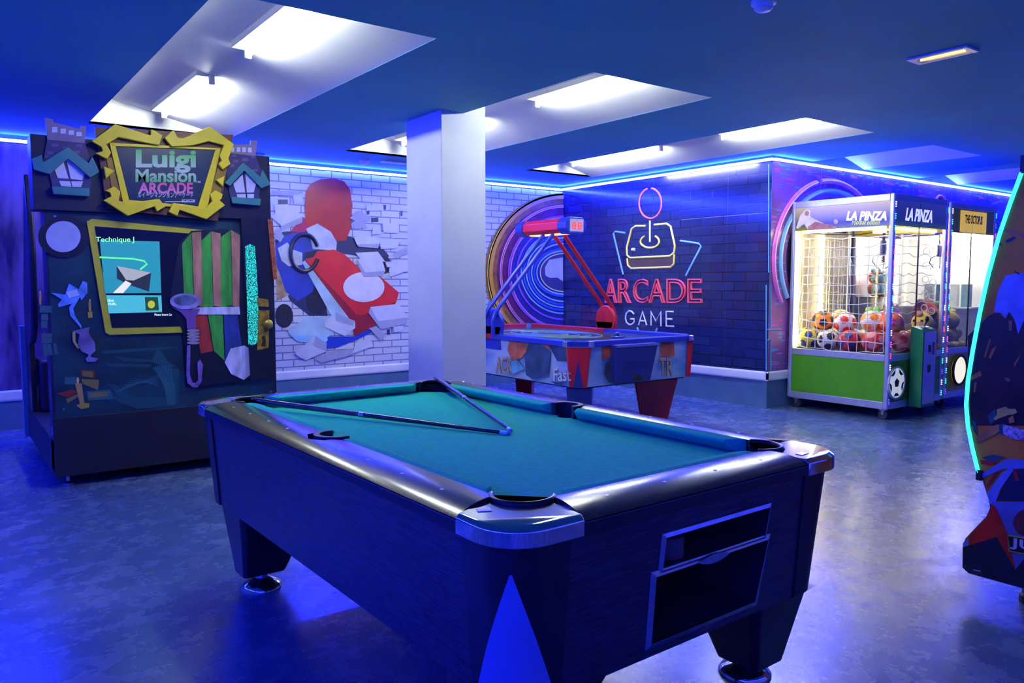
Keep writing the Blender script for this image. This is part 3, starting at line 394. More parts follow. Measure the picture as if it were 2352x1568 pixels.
 'kart_wheel': [[(3.338,1.541),(3.328,1.516),(3.316,1.492),(3.302,1.471),(3.285,1.453),(3.267,1.437),(3.247,1.425),(3.227,1.416),(3.205,1.411),(3.184,1.41),(3.163,1.413),(3.142,1.419),(3.123,1.429),(3.105,1.443),(3.088,1.459),(3.074,1.478),(3.062,1.5),(3.053,1.524),(3.046,1.549),(3.043,1.575),(3.042,1.602),(3.044,1.629),(3.049,1.655),(3.056,1.68),(3.067,1.704),(3.08,1.726),(3.095,1.746),(3.112,1.763),(3.13,1.777),(3.15,1.788),(3.171,1.795),(3.192,1.799),(3.213,1.799),(3.234,1.795),(3.255,1.787),(3.274,1.776),(3.292,1.761),(3.307,1.743),(3.321,1.723),(3.332,1.7),(3.34,1.675)]],
 'kart_hub': [[(3.198,1.605),(3.359,1.649),(3.29,1.559),(3.205,1.542)]],
 'ring_00_gold': [[(6.797,1.165),(6.755,1.167),(6.712,1.172),(6.671,1.179),(6.632,1.189),(6.594,1.201),(6.559,1.215),(6.527,1.232),(6.497,1.251),(6.471,1.271),(6.449,1.293),(6.43,1.316),(6.415,1.34),(6.404,1.366),(6.398,1.391),(6.396,1.417),(6.398,1.443),(6.404,1.469),(6.414,1.494),(6.429,1.519),(6.448,1.542),(6.47,1.564),(6.496,1.585),(6.525,1.604),(6.557,1.621),(6.592,1.636),(6.63,1.648),(6.669,1.659),(6.71,1.666),(6.751,1.671),(6.794,1.673)]],
 'ring_01_sky': [[(6.798,1.132),(6.748,1.134),(6.7,1.139),(6.653,1.147),(6.608,1.158),(6.565,1.172),(6.525,1.189),(6.488,1.208),(6.454,1.229),(6.424,1.252),(6.399,1.277),(6.377,1.303),(6.36,1.33),(6.348,1.359),(6.341,1.388),(6.338,1.417),(6.341,1.446),(6.348,1.475),(6.36,1.504),(6.377,1.531),(6.398,1.558),(6.423,1.583),(6.453,1.606),(6.486,1.627),(6.523,1.647),(6.563,1.664),(6.605,1.678),(6.65,1.689),(6.697,1.698),(6.745,1.704),(6.794,1.707)]],
 'ring_02_royal': [[(6.798,1.107),(6.743,1.109),(6.69,1.115),(6.638,1.124),(6.589,1.136),(6.541,1.151),(6.497,1.169),(6.456,1.19),(6.419,1.213),(6.386,1.238),(6.358,1.264),(6.335,1.293),(6.316,1.323),(6.303,1.353),(6.295,1.385),(6.292,1.417),(6.294,1.448),(6.302,1.48),(6.316,1.511),(6.334,1.54),(6.357,1.569),(6.385,1.596),(6.418,1.622),(6.454,1.645),(6.495,1.666),(6.539,1.684),(6.586,1.7),(6.635,1.713),(6.687,1.722),(6.74,1.729),(6.794,1.732)]],
 'ring_03_sky': [[(6.798,1.034),(6.74,1.037),(6.682,1.044),(6.626,1.055),(6.573,1.07),(6.522,1.089),(6.474,1.111),(6.43,1.137),(6.39,1.165),(6.355,1.196),(6.325,1.229),(6.299,1.264),(6.279,1.301),(6.265,1.339),(6.256,1.377),(6.253,1.416),(6.256,1.455),(6.265,1.494),(6.279,1.532),(6.298,1.569),(6.323,1.604),(6.354,1.637),(6.389,1.669),(6.428,1.697),(6.472,1.723),(6.519,1.746),(6.569,1.765),(6.623,1.781),(6.678,1.792),(6.735,1.8),(6.793,1.804)]],
 'ring_04_royal': [[(6.798,0.992),(6.735,0.995),(6.673,1.003),(6.612,1.016),(6.554,1.033),(6.499,1.053),(6.448,1.078),(6.4,1.106),(6.357,1.138),(6.319,1.172),(6.287,1.209),(6.259,1.248),(6.238,1.288),(6.222,1.33),(6.213,1.373),(6.21,1.416),(6.213,1.459),(6.222,1.502),(6.237,1.544),(6.259,1.584),(6.286,1.623),(6.318,1.66),(6.356,1.695),(6.398,1.727),(6.445,1.755),(6.496,1.78),(6.551,1.802),(6.608,1.819),(6.668,1.832),(6.73,1.841),(6.793,1.845)]],
 'ring_05_sky': [[(6.799,0.956),(6.731,0.96),(6.664,0.969),(6.599,0.982),(6.537,1.001),(6.478,1.023),(6.423,1.05),(6.372,1.081),(6.327,1.115),(6.286,1.152),(6.251,1.192),(6.222,1.234),(6.199,1.278),(6.182,1.323),(6.172,1.369),(6.169,1.416),(6.172,1.462),(6.182,1.508),(6.198,1.554),(6.221,1.598),(6.25,1.64),(6.285,1.68),(6.325,1.717),(6.37,1.752),(6.421,1.782),(6.475,1.81),(6.533,1.833),(6.595,1.852),(6.659,1.866),(6.725,1.876),(6.793,1.881)]],
 'ring_06_royal': [[(6.799,0.918),(6.726,0.923),(6.654,0.932),(6.585,0.947),(6.518,0.967),(6.455,0.992),(6.396,1.021),(6.341,1.054),(6.292,1.091),(6.249,1.131),(6.211,1.174),(6.18,1.219),(6.155,1.267),(6.138,1.315),(6.127,1.365),(6.123,1.415),(6.127,1.466),(6.137,1.515),(6.155,1.564),(6.179,1.612),(6.21,1.657),(6.247,1.7),(6.29,1.741),(6.339,1.778),(6.393,1.811),(6.451,1.841),(6.514,1.866),(6.58,1.886),(6.649,1.902),(6.72,1.913),(6.792,1.918)]],
 'ring_07_sky': [[(6.799,0.872),(6.722,0.877),(6.645,0.888),(6.572,0.904),(6.501,0.926),(6.434,0.953),(6.371,0.985),(6.314,1.021),(6.261,1.061),(6.215,1.105),(6.176,1.152),(6.143,1.201),(6.117,1.253),(6.098,1.306),(6.087,1.36),(6.083,1.415),(6.087,1.47),(6.098,1.524),(6.117,1.577),(6.142,1.629),(6.175,1.678),(6.214,1.725),(6.26,1.769),(6.311,1.81),(6.368,1.846),(6.43,1.879),(6.497,1.906),(6.567,1.929),(6.64,1.946),(6.715,1.957),(6.792,1.963)]],
 'ring_08_violet': [[(6.8,0.792),(6.714,0.798),(6.63,0.811),(6.549,0.83),(6.471,0.855),(6.397,0.886),(6.329,0.923),(6.265,0.964),(6.208,1.011),(6.158,1.061),(6.114,1.114),(6.078,1.171),(6.05,1.23),(6.03,1.29),(6.017,1.352),(6.013,1.415),(6.017,1.477),(6.029,1.539),(6.05,1.6),(6.078,1.658),(6.114,1.715),(6.157,1.769),(6.207,1.819),(6.263,1.865),(6.326,1.907),(6.394,1.944),(6.467,1.975),(6.544,2.001),(6.624,2.021),(6.707,2.035),(6.792,2.042)]],
 'ring_09_pink': [[(6.8,0.683),(6.703,0.69),(6.608,0.706),(6.516,0.728),(6.428,0.758),(6.345,0.795),(6.268,0.839),(6.197,0.887),(6.133,0.942),(6.076,1),(6.027,1.063),(5.987,1.129),(5.955,1.198),(5.932,1.269),(5.919,1.341),(5.914,1.414),(5.919,1.487),(5.932,1.559),(5.955,1.63),(5.987,1.698),(6.027,1.764),(6.075,1.827),(6.131,1.886),(6.195,1.94),(6.265,1.989),(6.342,2.033),(6.424,2.07),(6.511,2.1),(6.601,2.124),(6.695,2.14),(6.791,2.149)]],
 'ring_10_violet': [[(6.8,0.666),(6.7,0.674),(6.602,0.689),(6.507,0.713),(6.416,0.744),(6.33,0.782),(6.25,0.826),(6.176,0.876),(6.11,0.931),(6.051,0.991),(6.001,1.056),(5.959,1.123),(5.927,1.193),(5.903,1.266),(5.889,1.339),(5.884,1.414),(5.889,1.488),(5.903,1.562),(5.927,1.634),(5.959,1.704),(6.001,1.772),(6.051,1.836),(6.109,1.896),(6.174,1.951),(6.247,2.001),(6.326,2.046),(6.411,2.084),(6.501,2.115),(6.595,2.14),(6.692,2.156),(6.791,2.165)]],
 'ring_11_orange': [[(6.801,0.539),(6.688,0.549),(6.577,0.568),(6.469,0.596),(6.367,0.633),(6.27,0.677),(6.181,0.729),(6.098,0.788),(6.024,0.853),(5.958,0.923),(5.902,0.997),(5.856,1.076),(5.819,1.157),(5.793,1.241),(5.777,1.327),(5.772,1.413),(5.778,1.499),(5.794,1.584),(5.82,1.668),(5.856,1.75),(5.903,1.828),(5.958,1.902),(6.023,1.972),(6.097,2.037),(6.178,2.095),(6.267,2.147),(6.362,2.192),(6.463,2.229),(6.569,2.258),(6.678,2.278),(6.79,2.289)]],
 'ring_12_pink': [[(6.801,0.518),(6.685,0.528),(6.571,0.548),(6.461,0.577),(6.356,0.614),(6.258,0.66),(6.166,0.713),(6.081,0.773),(6.005,0.84),(5.938,0.911),(5.881,0.988),(5.833,1.068),(5.796,1.152),(5.769,1.237),(5.753,1.325),(5.748,1.413),(5.754,1.501),(5.77,1.588),(5.797,1.674),(5.834,1.757),(5.881,1.837),(5.939,1.913),(6.005,1.984),(6.08,2.05),(6.163,2.11),(6.254,2.164),(6.352,2.21),(6.455,2.248),(6.563,2.277),(6.675,2.298),(6.79,2.309)]],
 'ring_13_amber': [[(6.802,0.392),(6.668,0.404),(6.537,0.427),(6.411,0.461),(6.291,0.505),(6.178,0.557),(6.073,0.618),(5.977,0.687),(5.891,0.763),(5.815,0.844),(5.75,0.931),(5.696,1.022),(5.654,1.117),(5.624,1.214),(5.605,1.312),(5.6,1.412),(5.606,1.511),(5.625,1.61),(5.655,1.707),(5.697,1.801),(5.751,1.891),(5.816,1.977),(5.891,2.058),(5.977,2.134),(6.072,2.202),(6.175,2.263),(6.287,2.316),(6.405,2.36),(6.529,2.394),(6.657,2.418),(6.789,2.432)]],
 'ring_14_yellow': [[(6.802,0.366),(6.664,0.379),(6.53,0.403),(6.4,0.438),(6.276,0.483),(6.16,0.537),(6.052,0.6),(5.954,0.67),(5.865,0.748),(5.787,0.831),(5.72,0.92),(5.665,1.013),(5.622,1.11),(5.591,1.209),(5.572,1.31),(5.566,1.412),(5.573,1.513),(5.592,1.614),(5.623,1.713),(5.667,1.809),(5.722,1.902),(5.789,1.99),(5.866,2.073),(5.954,2.15),(6.051,2.22),(6.158,2.283),(6.272,2.337),(6.393,2.382),(6.521,2.417),(6.653,2.442),(6.789,2.457)]],
 'ring_fill_brown': [[(6.803,0.349),(6.695,0.358),(6.59,0.374),(6.487,0.395),(6.387,0.423),(6.291,0.456),(6.199,0.495),(6.111,0.539),(6.029,0.588),(5.952,0.641),(5.88,0.698),(5.815,0.759),(5.756,0.823),(5.703,0.89),(5.657,0.96),(5.618,1.031),(5.586,1.105),(5.561,1.181),(5.543,1.257),(5.532,1.334),(5.529,1.411),(5.533,1.489),(5.544,1.566),(5.562,1.642),(5.587,1.717),(5.62,1.79),(5.659,1.862),(5.705,1.931),(5.757,1.998),(5.816,2.062),(5.881,2.122),(5.952,2.179),(6.028,2.231),(6.109,2.28),(6.195,2.324),(6.286,2.363),(6.381,2.396),(6.479,2.424),(6.58,2.447),(6.683,2.463),(6.789,2.473)]],
 'ring_fill_plum': [[(6.802,0.497),(6.71,0.504),(6.621,0.517),(6.533,0.535),(6.448,0.558),(6.365,0.586),(6.286,0.619),(6.211,0.656),(6.14,0.698),(6.074,0.743),(6.012,0.792),(5.955,0.845),(5.904,0.9),(5.859,0.959),(5.819,1.019),(5.785,1.082),(5.757,1.146),(5.735,1.211),(5.719,1.278),(5.71,1.345),(5.707,1.413),(5.71,1.48),(5.72,1.547),(5.736,1.614),(5.758,1.679),(5.786,1.743),(5.82,1.805),(5.859,1.865),(5.905,1.923),(5.956,1.979),(6.012,2.031),(6.073,2.08),(6.138,2.125),(6.208,2.167),(6.282,2.204),(6.36,2.238),(6.441,2.266),(6.525,2.29),(6.612,2.308),(6.7,2.322),(6.79,2.33)]],
 'ring_fill_navy': [[(6.8,0.698),(6.729,0.702),(6.66,0.711),(6.591,0.725),(6.525,0.742),(6.46,0.763),(6.398,0.789),(6.339,0.817),(6.283,0.85),(6.231,0.885),(6.182,0.924),(6.137,0.965),(6.096,1.008),(6.06,1.054),(6.028,1.102),(6.001,1.151),(5.979,1.202),(5.961,1.254),(5.949,1.307),(5.941,1.36),(5.939,1.414),(5.941,1.468),(5.949,1.521),(5.961,1.574),(5.979,1.626),(6.001,1.677),(6.028,1.726),(6.059,1.774),(6.095,1.82),(6.136,1.863),(6.18,1.904),(6.228,1.943),(6.28,1.978),(6.336,2.011),(6.394,2.04),(6.455,2.065),(6.519,2.087),(6.585,2.105),(6.652,2.119),(6.721,2.129),(6.791,2.134)]],
 'ring_fill_open': [[(6.797,1.174),(6.756,1.175),(6.715,1.18),(6.675,1.187),(6.636,1.196),(6.6,1.208),(6.565,1.222),(6.534,1.238),(6.505,1.256),(6.48,1.276),(6.458,1.297),(6.439,1.32),(6.425,1.343),(6.414,1.367),(6.408,1.392),(6.406,1.417),(6.408,1.442),(6.414,1.467),(6.424,1.492),(6.439,1.515),(6.457,1.538),(6.478,1.559),(6.504,1.579),(6.532,1.598),(6.564,1.614),(6.598,1.629),(6.634,1.641),(6.672,1.651),(6.712,1.658),(6.753,1.663),(6.794,1.665)]],
 'ring_fill_brick': [[(6.789,1.622),(6.553,1.586),(6.479,1.483),(6.487,1.381),(6.554,1.35),(6.701,1.351),(6.791,1.299)]],
 'mural_blue_sq': [[(5.573,1.051),(5.626,1.05),(5.626,0.979),(5.573,0.98)]],
 'n_pink': [[(6.45,2.387),(6.424,2.381),(6.399,2.371),(6.376,2.357),(6.354,2.34),(6.335,2.321),(6.318,2.299),(6.305,2.276),(6.295,2.251),(6.289,2.226),(6.287,2.2),(6.288,2.175),(6.293,2.15),(6.302,2.127),(6.315,2.106),(6.33,2.087),(6.349,2.07),(6.37,2.057),(6.393,2.047),(6.418,2.041),(6.444,2.038),(6.47,2.04),(6.497,2.045),(6.522,2.054),(6.547,2.067),(6.57,2.082),(6.59,2.101),(6.608,2.123),(6.622,2.146),(6.633,2.171),(6.64,2.198),(6.644,2.224),(6.643,2.25),(6.638,2.276),(6.629,2.3),(6.617,2.322),(6.601,2.341),(6.582,2.358),(6.561,2.372),(6.537,2.382),(6.512,2.388)]],
 'n_stick': [[(6.466,2.014),(6.462,1.765)]],
 'n_yellow': [[(6.533,1.956),(6.698,1.965),(6.763,1.935),(6.844,1.714),(6.837,1.62),(6.783,1.585),(6.149,1.591),(6.084,1.63),(6.074,1.705),(6.144,1.929),(6.203,1.962),(6.396,1.961)], [(6.836,1.582),(6.822,1.497),(6.763,1.457),(6.134,1.465),(6.083,1.503),(6.081,1.609)], [(6.378,1.827),(6.355,1.816),(6.336,1.803),(6.323,1.788),(6.316,1.773),(6.315,1.757),(6.321,1.742),(6.333,1.729),(6.35,1.717),(6.373,1.707),(6.4,1.7),(6.429,1.696),(6.46,1.696),(6.492,1.698),(6.522,1.704),(6.55,1.713),(6.573,1.725),(6.592,1.738),(6.606,1.753),(6.612,1.769),(6.612,1.785),(6.605,1.8),(6.592,1.814),(6.573,1.826),(6.549,1.835)]],
 'n_button': [[(6.754,1.685),(6.701,1.683)]],
 'n_blue': [[(6.868,1.888),(7.044,1.916),(7.079,1.895),(6.9,1.385)], [(5.997,1.758),(5.732,1.718),(5.694,1.688),(5.906,1.365)], [(6.652,0.747),(6.625,0.698)], [(6.324,0.753),(6.348,0.712)]],
 'n_fill': [[(6.831,1.573),(6.783,1.572),(6.148,1.58),(6.081,1.617),(6.088,1.494),(6.139,1.463),(6.768,1.457),(6.824,1.497)]],
 'n_game': [[(6.707,0.905),(6.746,0.937),(6.794,0.944),(6.839,0.91),(6.851,0.852),(6.834,0.801),(6.791,0.776),(6.739,0.781),(6.702,0.811),(6.703,0.848),(6.766,0.846)], [(6.627,0.78),(6.565,0.943),(6.496,0.782)], [(6.604,0.83),(6.517,0.829)], [(6.424,0.782),(6.427,0.947),(6.348,0.835),(6.272,0.952),(6.269,0.781)], [(6.077,0.954),(6.19,0.955),(6.187,0.785),(6.068,0.787)], [(6.188,0.868),(6.094,0.868)]],
 'n_arcade_box': [[(7.231,1.342),(5.669,1.337),(5.662,1.056),(7.227,1.021)]],
 'n_letters': [[(7.222,1.334),(6.999,1.334),(6.995,1.034),(7.218,1.029)], [(6.98,1.334),(6.753,1.333),(6.748,1.039),(6.976,1.034)], [(6.722,1.333),(6.476,1.332),(6.471,1.045),(6.717,1.04)], [(6.466,1.332),(6.207,1.331),(6.202,1.051),(6.461,1.046)], [(6.184,1.331),(5.896,1.331),(5.89,1.058),(6.178,1.052)], [(5.874,1.331),(5.669,1.33),(5.662,1.063),(5.868,1.059)]],
 'r_pink': [[(6.996,1.086),(6.966,1.133),(6.939,1.18),(6.916,1.229),(6.897,1.278),(6.881,1.329),(6.869,1.379),(6.86,1.43),(6.855,1.481),(6.853,1.533),(6.855,1.584),(6.861,1.635),(6.87,1.685),(6.883,1.735),(6.899,1.784),(6.919,1.832),(6.942,1.879),(6.969,1.925),(6.999,1.969),(7.032,2.012),(7.068,2.054),(7.108,2.093),(7.15,2.131),(7.195,2.166),(7.243,2.199),(7.293,2.23),(7.346,2.258),(7.401,2.284),(7.458,2.307),(7.517,2.327),(7.578,2.344)], [(7.648,2.36),(7.698,2.369),(7.748,2.375),(7.799,2.38),(7.85,2.382),(7.902,2.382),(7.954,2.381),(8.006,2.377),(8.058,2.371),(8.11,2.362),(8.161,2.352),(8.212,2.339),(8.263,2.325),(8.312,2.308),(8.361,2.289),(8.409,2.268),(8.456,2.245),(8.502,2.219),(8.546,2.192),(8.588,2.163),(8.629,2.132),(8.668,2.1),(8.706,2.065),(8.741,2.029),(8.774,1.992)]],
 'r_cyan': [[(7.101,1.135),(7.066,1.187),(7.037,1.24),(7.012,1.294),(6.993,1.35),(6.979,1.406),(6.971,1.462),(6.967,1.519),(6.969,1.576),(6.976,1.632),(6.989,1.688),(7.007,1.742),(7.029,1.796),(7.057,1.848),(7.09,1.898),(7.128,1.946),(7.17,1.992),(7.217,2.036),(7.268,2.076),(7.323,2.114),(7.382,2.148),(7.444,2.179),(7.509,2.206),(7.578,2.23),(7.648,2.249),(7.721,2.264),(7.796,2.274),(7.872,2.28),(7.949,2.282),(8.027,2.278),(8.105,2.27),(8.182,2.257),(8.258,2.239),(8.332,2.217),(8.405,2.189),(8.475,2.157),(8.542,2.121),(8.605,2.08),(8.664,2.036),(8.719,1.988),(8.769,1.936)]],
 'r_dark': [[(8.809,1.527),(8.804,1.412),(8.776,1.298),(8.725,1.191),(8.652,1.093),(8.561,1.006),(8.453,0.934),(8.332,0.878),(8.202,0.838),(8.066,0.816),(7.929,0.812),(7.793,0.825),(7.662,0.855),(7.539,0.9),(7.426,0.959),(7.326,1.031),(7.241,1.112),(7.173,1.202),(7.122,1.298),(7.089,1.399),(7.075,1.502),(7.079,1.604),(7.103,1.705),(7.145,1.802),(7.205,1.892),(7.281,1.974),(7.372,2.046),(7.477,2.107),(7.594,2.154),(7.719,2.186),(7.851,2.203),(7.986,2.203),(8.122,2.186),(8.254,2.151),(8.38,2.1),(8.495,2.033),(8.596,1.952),(8.681,1.858),(8.746,1.754),(8.789,1.643)]],
 'r_lines': [[(6.745,1.265),(6.781,0.397)], [(6.787,0.815),(7.029,0.806)], [(6.822,1.265),(6.84,0.831)], [(6.792,0.706),(6.845,0.722),(6.858,0.392)], [(6.737,2.465),(6.781,1.39)]],
 'r_pink2': [[(10.075,2.017),(10.089,2.08),(10.105,2.138),(10.124,2.19),(10.145,2.237),(10.168,2.278),(10.193,2.313),(10.22,2.34),(10.249,2.361),(10.279,2.374),(10.31,2.38),(10.342,2.378),(10.374,2.369),(10.407,2.352),(10.439,2.328),(10.471,2.296),(10.503,2.258),(10.533,2.212),(10.563,2.161),(10.59,2.103),(10.616,2.04)]],
 'd_left': [[(1.29,1.726),(1.325,1.611),(1.36,1.484),(1.393,1.329),(1.419,1.169),(1.438,1.025),(1.452,0.897),(1.455,0.787),(1.444,0.697),(1.423,0.609),(1.396,0.513),(1.376,0.453),(1.358,0.403),(1.353,0.377),(1.365,0.337),(1.406,0.277),(1.441,0.225),(1.45,0.195),(1.449,0.12),(1.439,0.094),(1.418,0.08)]],
 'd_volcano': [[(1.468,1.075),(1.433,1.113),(1.391,1.162),(1.373,1.173),(1.352,1.173),(1.329,1.15),(1.318,1.178),(1.303,1.155),(1.293,1.132),(1.282,1.088),(1.264,1.147),(1.081,1.048),(1.067,0.759),(1.44,0.703),(1.457,0.883)]],
 'd_cloud': [[(1.373,1.176),(1.364,1.257),(1.337,1.324),(1.272,1.336),(1.148,1.335),(1.138,1.108),(1.264,1.147),(1.278,1.107),(1.282,1.093),(1.293,1.139),(1.309,1.172),(1.32,1.178),(1.33,1.154),(1.349,1.176)]],
 'd_fleck': [[(1.384,1.067),(1.378,1.064),(1.396,0.992),(1.403,0.991)], [(1.457,0.903),(1.413,0.935),(1.406,0.915),(1.45,0.89)], [(1.373,1.027),(1.355,1.042),(1.377,0.986),(1.384,0.993)], [(1.291,0.973),(1.27,1.015),(1.272,1.001),(1.288,0.96)], [(1.433,0.885),(1.424,0.886),(1.428,0.844),(1.435,0.843)], [(1.319,0.917),(1.301,0.912),(1.303,0.902),(1.318,0.904)], [(1.317,1.145),(1.305,1.145),(1.304,1.105),(1.314,1.105)], [(1.364,1.516),(1.279,1.486),(1.278,1.47),(1.326,1.491),(1.363,1.506)]],
 'd_crack': [[(1.38,1.477),(1.367,1.464),(1.354,1.443),(1.367,1.447)], [(1.305,1.343),(1.284,1.33),(1.292,1.329),(1.305,1.337)], [(1.343,1.463),(1.314,1.478),(1.308,1.471),(1.337,1.452)]],
 'd_hat': [[(1.356,0.745),(1.343,0.761),(1.344,0.784),(1.314,0.799),(1.299,0.792),(1.277,0.795),(1.27,0.782),(1.283,0.772),(1.303,0.767),(1.328,0.752),(1.348,0.74)]],
 'd_arm': [[(1.42,0.654),(1.367,0.709),(1.334,0.725),(1.33,0.698),(1.35,0.677),(1.417,0.632)], [(1.3,0.753),(1.285,0.769),(1.277,0.742),(1.296,0.734)]],
 'd_leaf': [[(1.379,0.753),(1.35,0.786),(1.342,0.741),(1.367,0.72)], [(1.393,0.578),(1.347,0.598),(1.305,0.594),(1.355,0.562)], [(1.334,0.725),(1.316,0.731),(1.319,0.682),(1.332,0.686)], [(1.437,0.728),(1.42,0.721),(1.413,0.662),(1.427,0.683)]],
 'd_shirt': [[(1.321,0.727),(1.244,0.716),(1.164,0.718),(1.163,0.68),(1.243,0.675),(1.289,0.673),(1.315,0.689)]],
 'd_redbar': [[(1.398,0.566),(1.327,0.573),(1.355,0.553),(1.392,0.55)], [(1.375,0.459),(1.334,0.537),(1.326,0.533),(1.367,0.455)], [(1.278,0.548),(1.26,0.546),(1.251,0.508),(1.261,0.506)]],
 'd_silver': [[(1.387,0.512),(1.305,0.584),(1.285,0.592),(1.239,0.595),(1.113,0.613),(1.112,0.581),(1.238,0.564),(1.283,0.55),(1.308,0.548),(1.385,0.495)], [(1.365,0.435),(1.313,0.53),(1.283,0.555),(1.272,0.549),(1.315,0.466),(1.331,0.408),(1.351,0.395)]],
 'd_body': [[(1.351,0.401),(1.232,0.429),(1.106,0.458),(1.093,0.182),(1.221,0.199),(1.248,0.149),(1.282,0.285),(1.327,0.377),(1.348,0.393)]],
 'd_glass': [[(1.328,0.412),(1.278,0.548),(1.237,0.559),(1.112,0.581),(1.106,0.46)]],
 'd_red': [[(1.349,0.395),(1.329,0.383),(1.282,0.285),(1.247,0.146),(1.322,0.263),(1.425,0.197),(1.427,0.235),(1.361,0.334),(1.349,0.372)]],
 'd_blk': [[(1.449,0.184),(1.322,0.263),(1.247,0.147),(1.221,0.199),(1.093,0.187),(1.088,0.082),(1.216,0.081),(1.42,0.08),(1.446,0.097)]],
 'd_tip': [[(1.449,0.202),(1.428,0.23),(1.426,0.196),(1.449,0.184)]],
 'd_emblem': [[(1.176,0.358),(1.177,0.346),(1.18,0.334),(1.184,0.323),(1.191,0.313),(1.198,0.304),(1.207,0.298),(1.217,0.294),(1.227,0.293),(1.236,0.294),(1.245,0.298),(1.252,0.305),(1.258,0.314),(1.262,0.324),(1.264,0.336),(1.263,0.348),(1.26,0.36),(1.255,0.371),(1.249,0.381),(1.241,0.39),(1.232,0.396),(1.222,0.4),(1.212,0.401),(1.203,0.399),(1.194,0.395),(1.187,0.388),(1.182,0.379),(1.178,0.369)]],
 'd_plate': [[(1.279,0.28),(1.098,0.296),(1.096,0.236),(1.229,0.22),(1.271,0.219)]],
 'd_text': [[(1.271,0.277),(1.225,0.289),(1.223,0.241),(1.269,0.229)]],
 'd_label': [[(1.404,0.103),(1.375,0.106),(1.375,0.101),(1.404,0.099)]],
 'h_txt_ack': [[(5.984,0.593),(5.712,0.614),(5.712,0.457),(5.984,0.431)]],
 'h_txt_fast': [[(5.124,0.558),(4.897,0.579),(4.896,0.472),(5.124,0.448)]],
 'h_blob': [[(5.537,0.631),(5.469,0.761),(5.335,0.769),(5.163,0.7),(5.204,0.494),(5.423,0.438),(5.513,0.464)], [(5.161,0.444),(4.996,0.448),(5.006,0.427),(5.098,0.424)], [(5.206,0.764),(4.958,0.754),(4.917,0.639),(5.079,0.626)]],
 'h_splash': [[(5.773,0.756),(5.514,0.751),(5.468,0.719),(5.583,0.613),(5.724,0.573),(5.797,0.668)], [(5.292,0.765),(5.163,0.767),(5.184,0.712),(5.248,0.721)]],
 'h_sky': [[(5.797,0.567),(5.653,0.593),(5.536,0.518),(5.749,0.442)]],
 'h_end_splash': [[(4.506,0.75),(4.641,0.757),(4.633,0.677),(4.516,0.631)], [(5.227,0.756),(5.402,0.762),(5.415,0.619),(5.23,0.63)]],
 'h_end_blob': [[(4.552,0.602),(4.624,0.651),(4.698,0.633),(4.71,0.444),(4.59,0.44),(4.539,0.51)]],
 'h_txt_tr': [[(5.21,0.617),(5.389,0.606),(5.393,0.435),(5.214,0.448)]],
 'c_player': [[(4.695,1.968),(4.654,2.01),(4.621,2.035),(4.583,2.013),(4.584,1.953),(4.525,1.919),(4.417,1.868),(4.287,1.825),(4.605,1.824),(4.65,1.882),(4.716,1.836),(4.738,1.849)]],
 'c_leg': [[(4.606,1.85),(4.524,1.897),(4.368,1.858),(4.28,1.831),(4.367,1.822),(4.597,1.824)]],
 'c_ballp': [[(4.28,1.882),(4.28,1.877),(4.282,1.872),(4.284,1.868),(4.288,1.865),(4.292,1.862),(4.296,1.861),(4.301,1.86),(4.306,1.861),(4.311,1.863),(4.315,1.866),(4.319,1.87),(4.322,1.875),(4.324,1.88),(4.324,1.885),(4.324,1.89),(4.322,1.895),(4.32,1.899),(4.317,1.903),(4.312,1.905),(4.308,1.907),(4.303,1.907),(4.298,1.906),(4.293,1.904),(4.289,1.901),(4.285,1.897),(4.282,1.892),(4.281,1.887)]],
 'c_t1': [[(4.196,1.978),(3.796,1.949),(3.792,1.863),(4.193,1.888)]],
 'c_t2': [[(4.135,1.895),(3.86,1.877),(3.858,1.829),(4.133,1.845)]],
 'c_banner': [[(4.784,2.043),(3.742,2.027),(3.739,1.801),(4.782,1.818)]],
 'c_f_t1': [[(7.343,1.928),(7.779,1.95),(7.785,1.878),(7.348,1.859)]],
 'c_f_banner': [[(7.205,2),(8.073,2.009),(8.021,1.798),(7.199,1.797)]],
}

# ------------------------------------------------------------ pool table (local frame: u along the near end, v along the length)
TW, TL = 1.335, 2.31
M['pool_wood'] = mat('pool_wood', (.014, .011, .018), .36, noise=.0, scale=9, stretch=(1.6, 1.6, 36), col2=(.075, .055, .07), bump=.15)
M['rail_wood'] = mat('rail_wood', (.035, .022, .022), .3, scale=10, stretch=(14, 14, 14), col2=(.07, .045, .042), spec=.6)
def grain_mat(name, stretch, c1, c2, rough):
    return mat(name, c1, rough, scale=10, stretch=stretch, col2=c2, spec=.6)
M['rail_wood_v'] = grain_mat('rail_wood_v', (30, 1.2, 30), (.022, .014, .014), (.06, .04, .038), .2)
M['rail_wood_u'] = grain_mat('rail_wood_u', (1.2, 30, 30), (.022, .014, .014), (.06, .04, .038), .2)
M['pool_black'] = mat('pool_black', (.012, .013, .018), .3, noise=.2, scale=10)
M['cloth'] = mat('cloth', (.010, .50, .33), .95, spec=.15, noise=.08, scale=60, bump=.05)
M['inlay_blue'] = mat('inlay_blue', (.20, .26, .55), .4, noise=.05, scale=6)
M['sight_white'] = mat('sight_white', (.85, .85, .85), .3, noise=.02, scale=30)
t = thing('pool_table', 'dark wood-grain pool table with teal cloth and chrome corner caps', 'pool table', (.921, 1.267, 0), R(.9), world=False)
POOL = t
INS0, INS1, ZB0, ZB1 = .03, .060, .735, .345
def inset(z): return INS0 + (INS1-INS0)*(ZB0-z)/(ZB0-ZB1)
def endp(u, z, d=0): return (u, inset(z)+d, z)
# slots in the near end
S1 = [(.525, .660), (.962, .660), (.950, .574), (.520, .574)]
S2 = [(.498, .563), (.968, .563), (.932, .385), (.498, .385)]
mb = MB()
a0 = .2
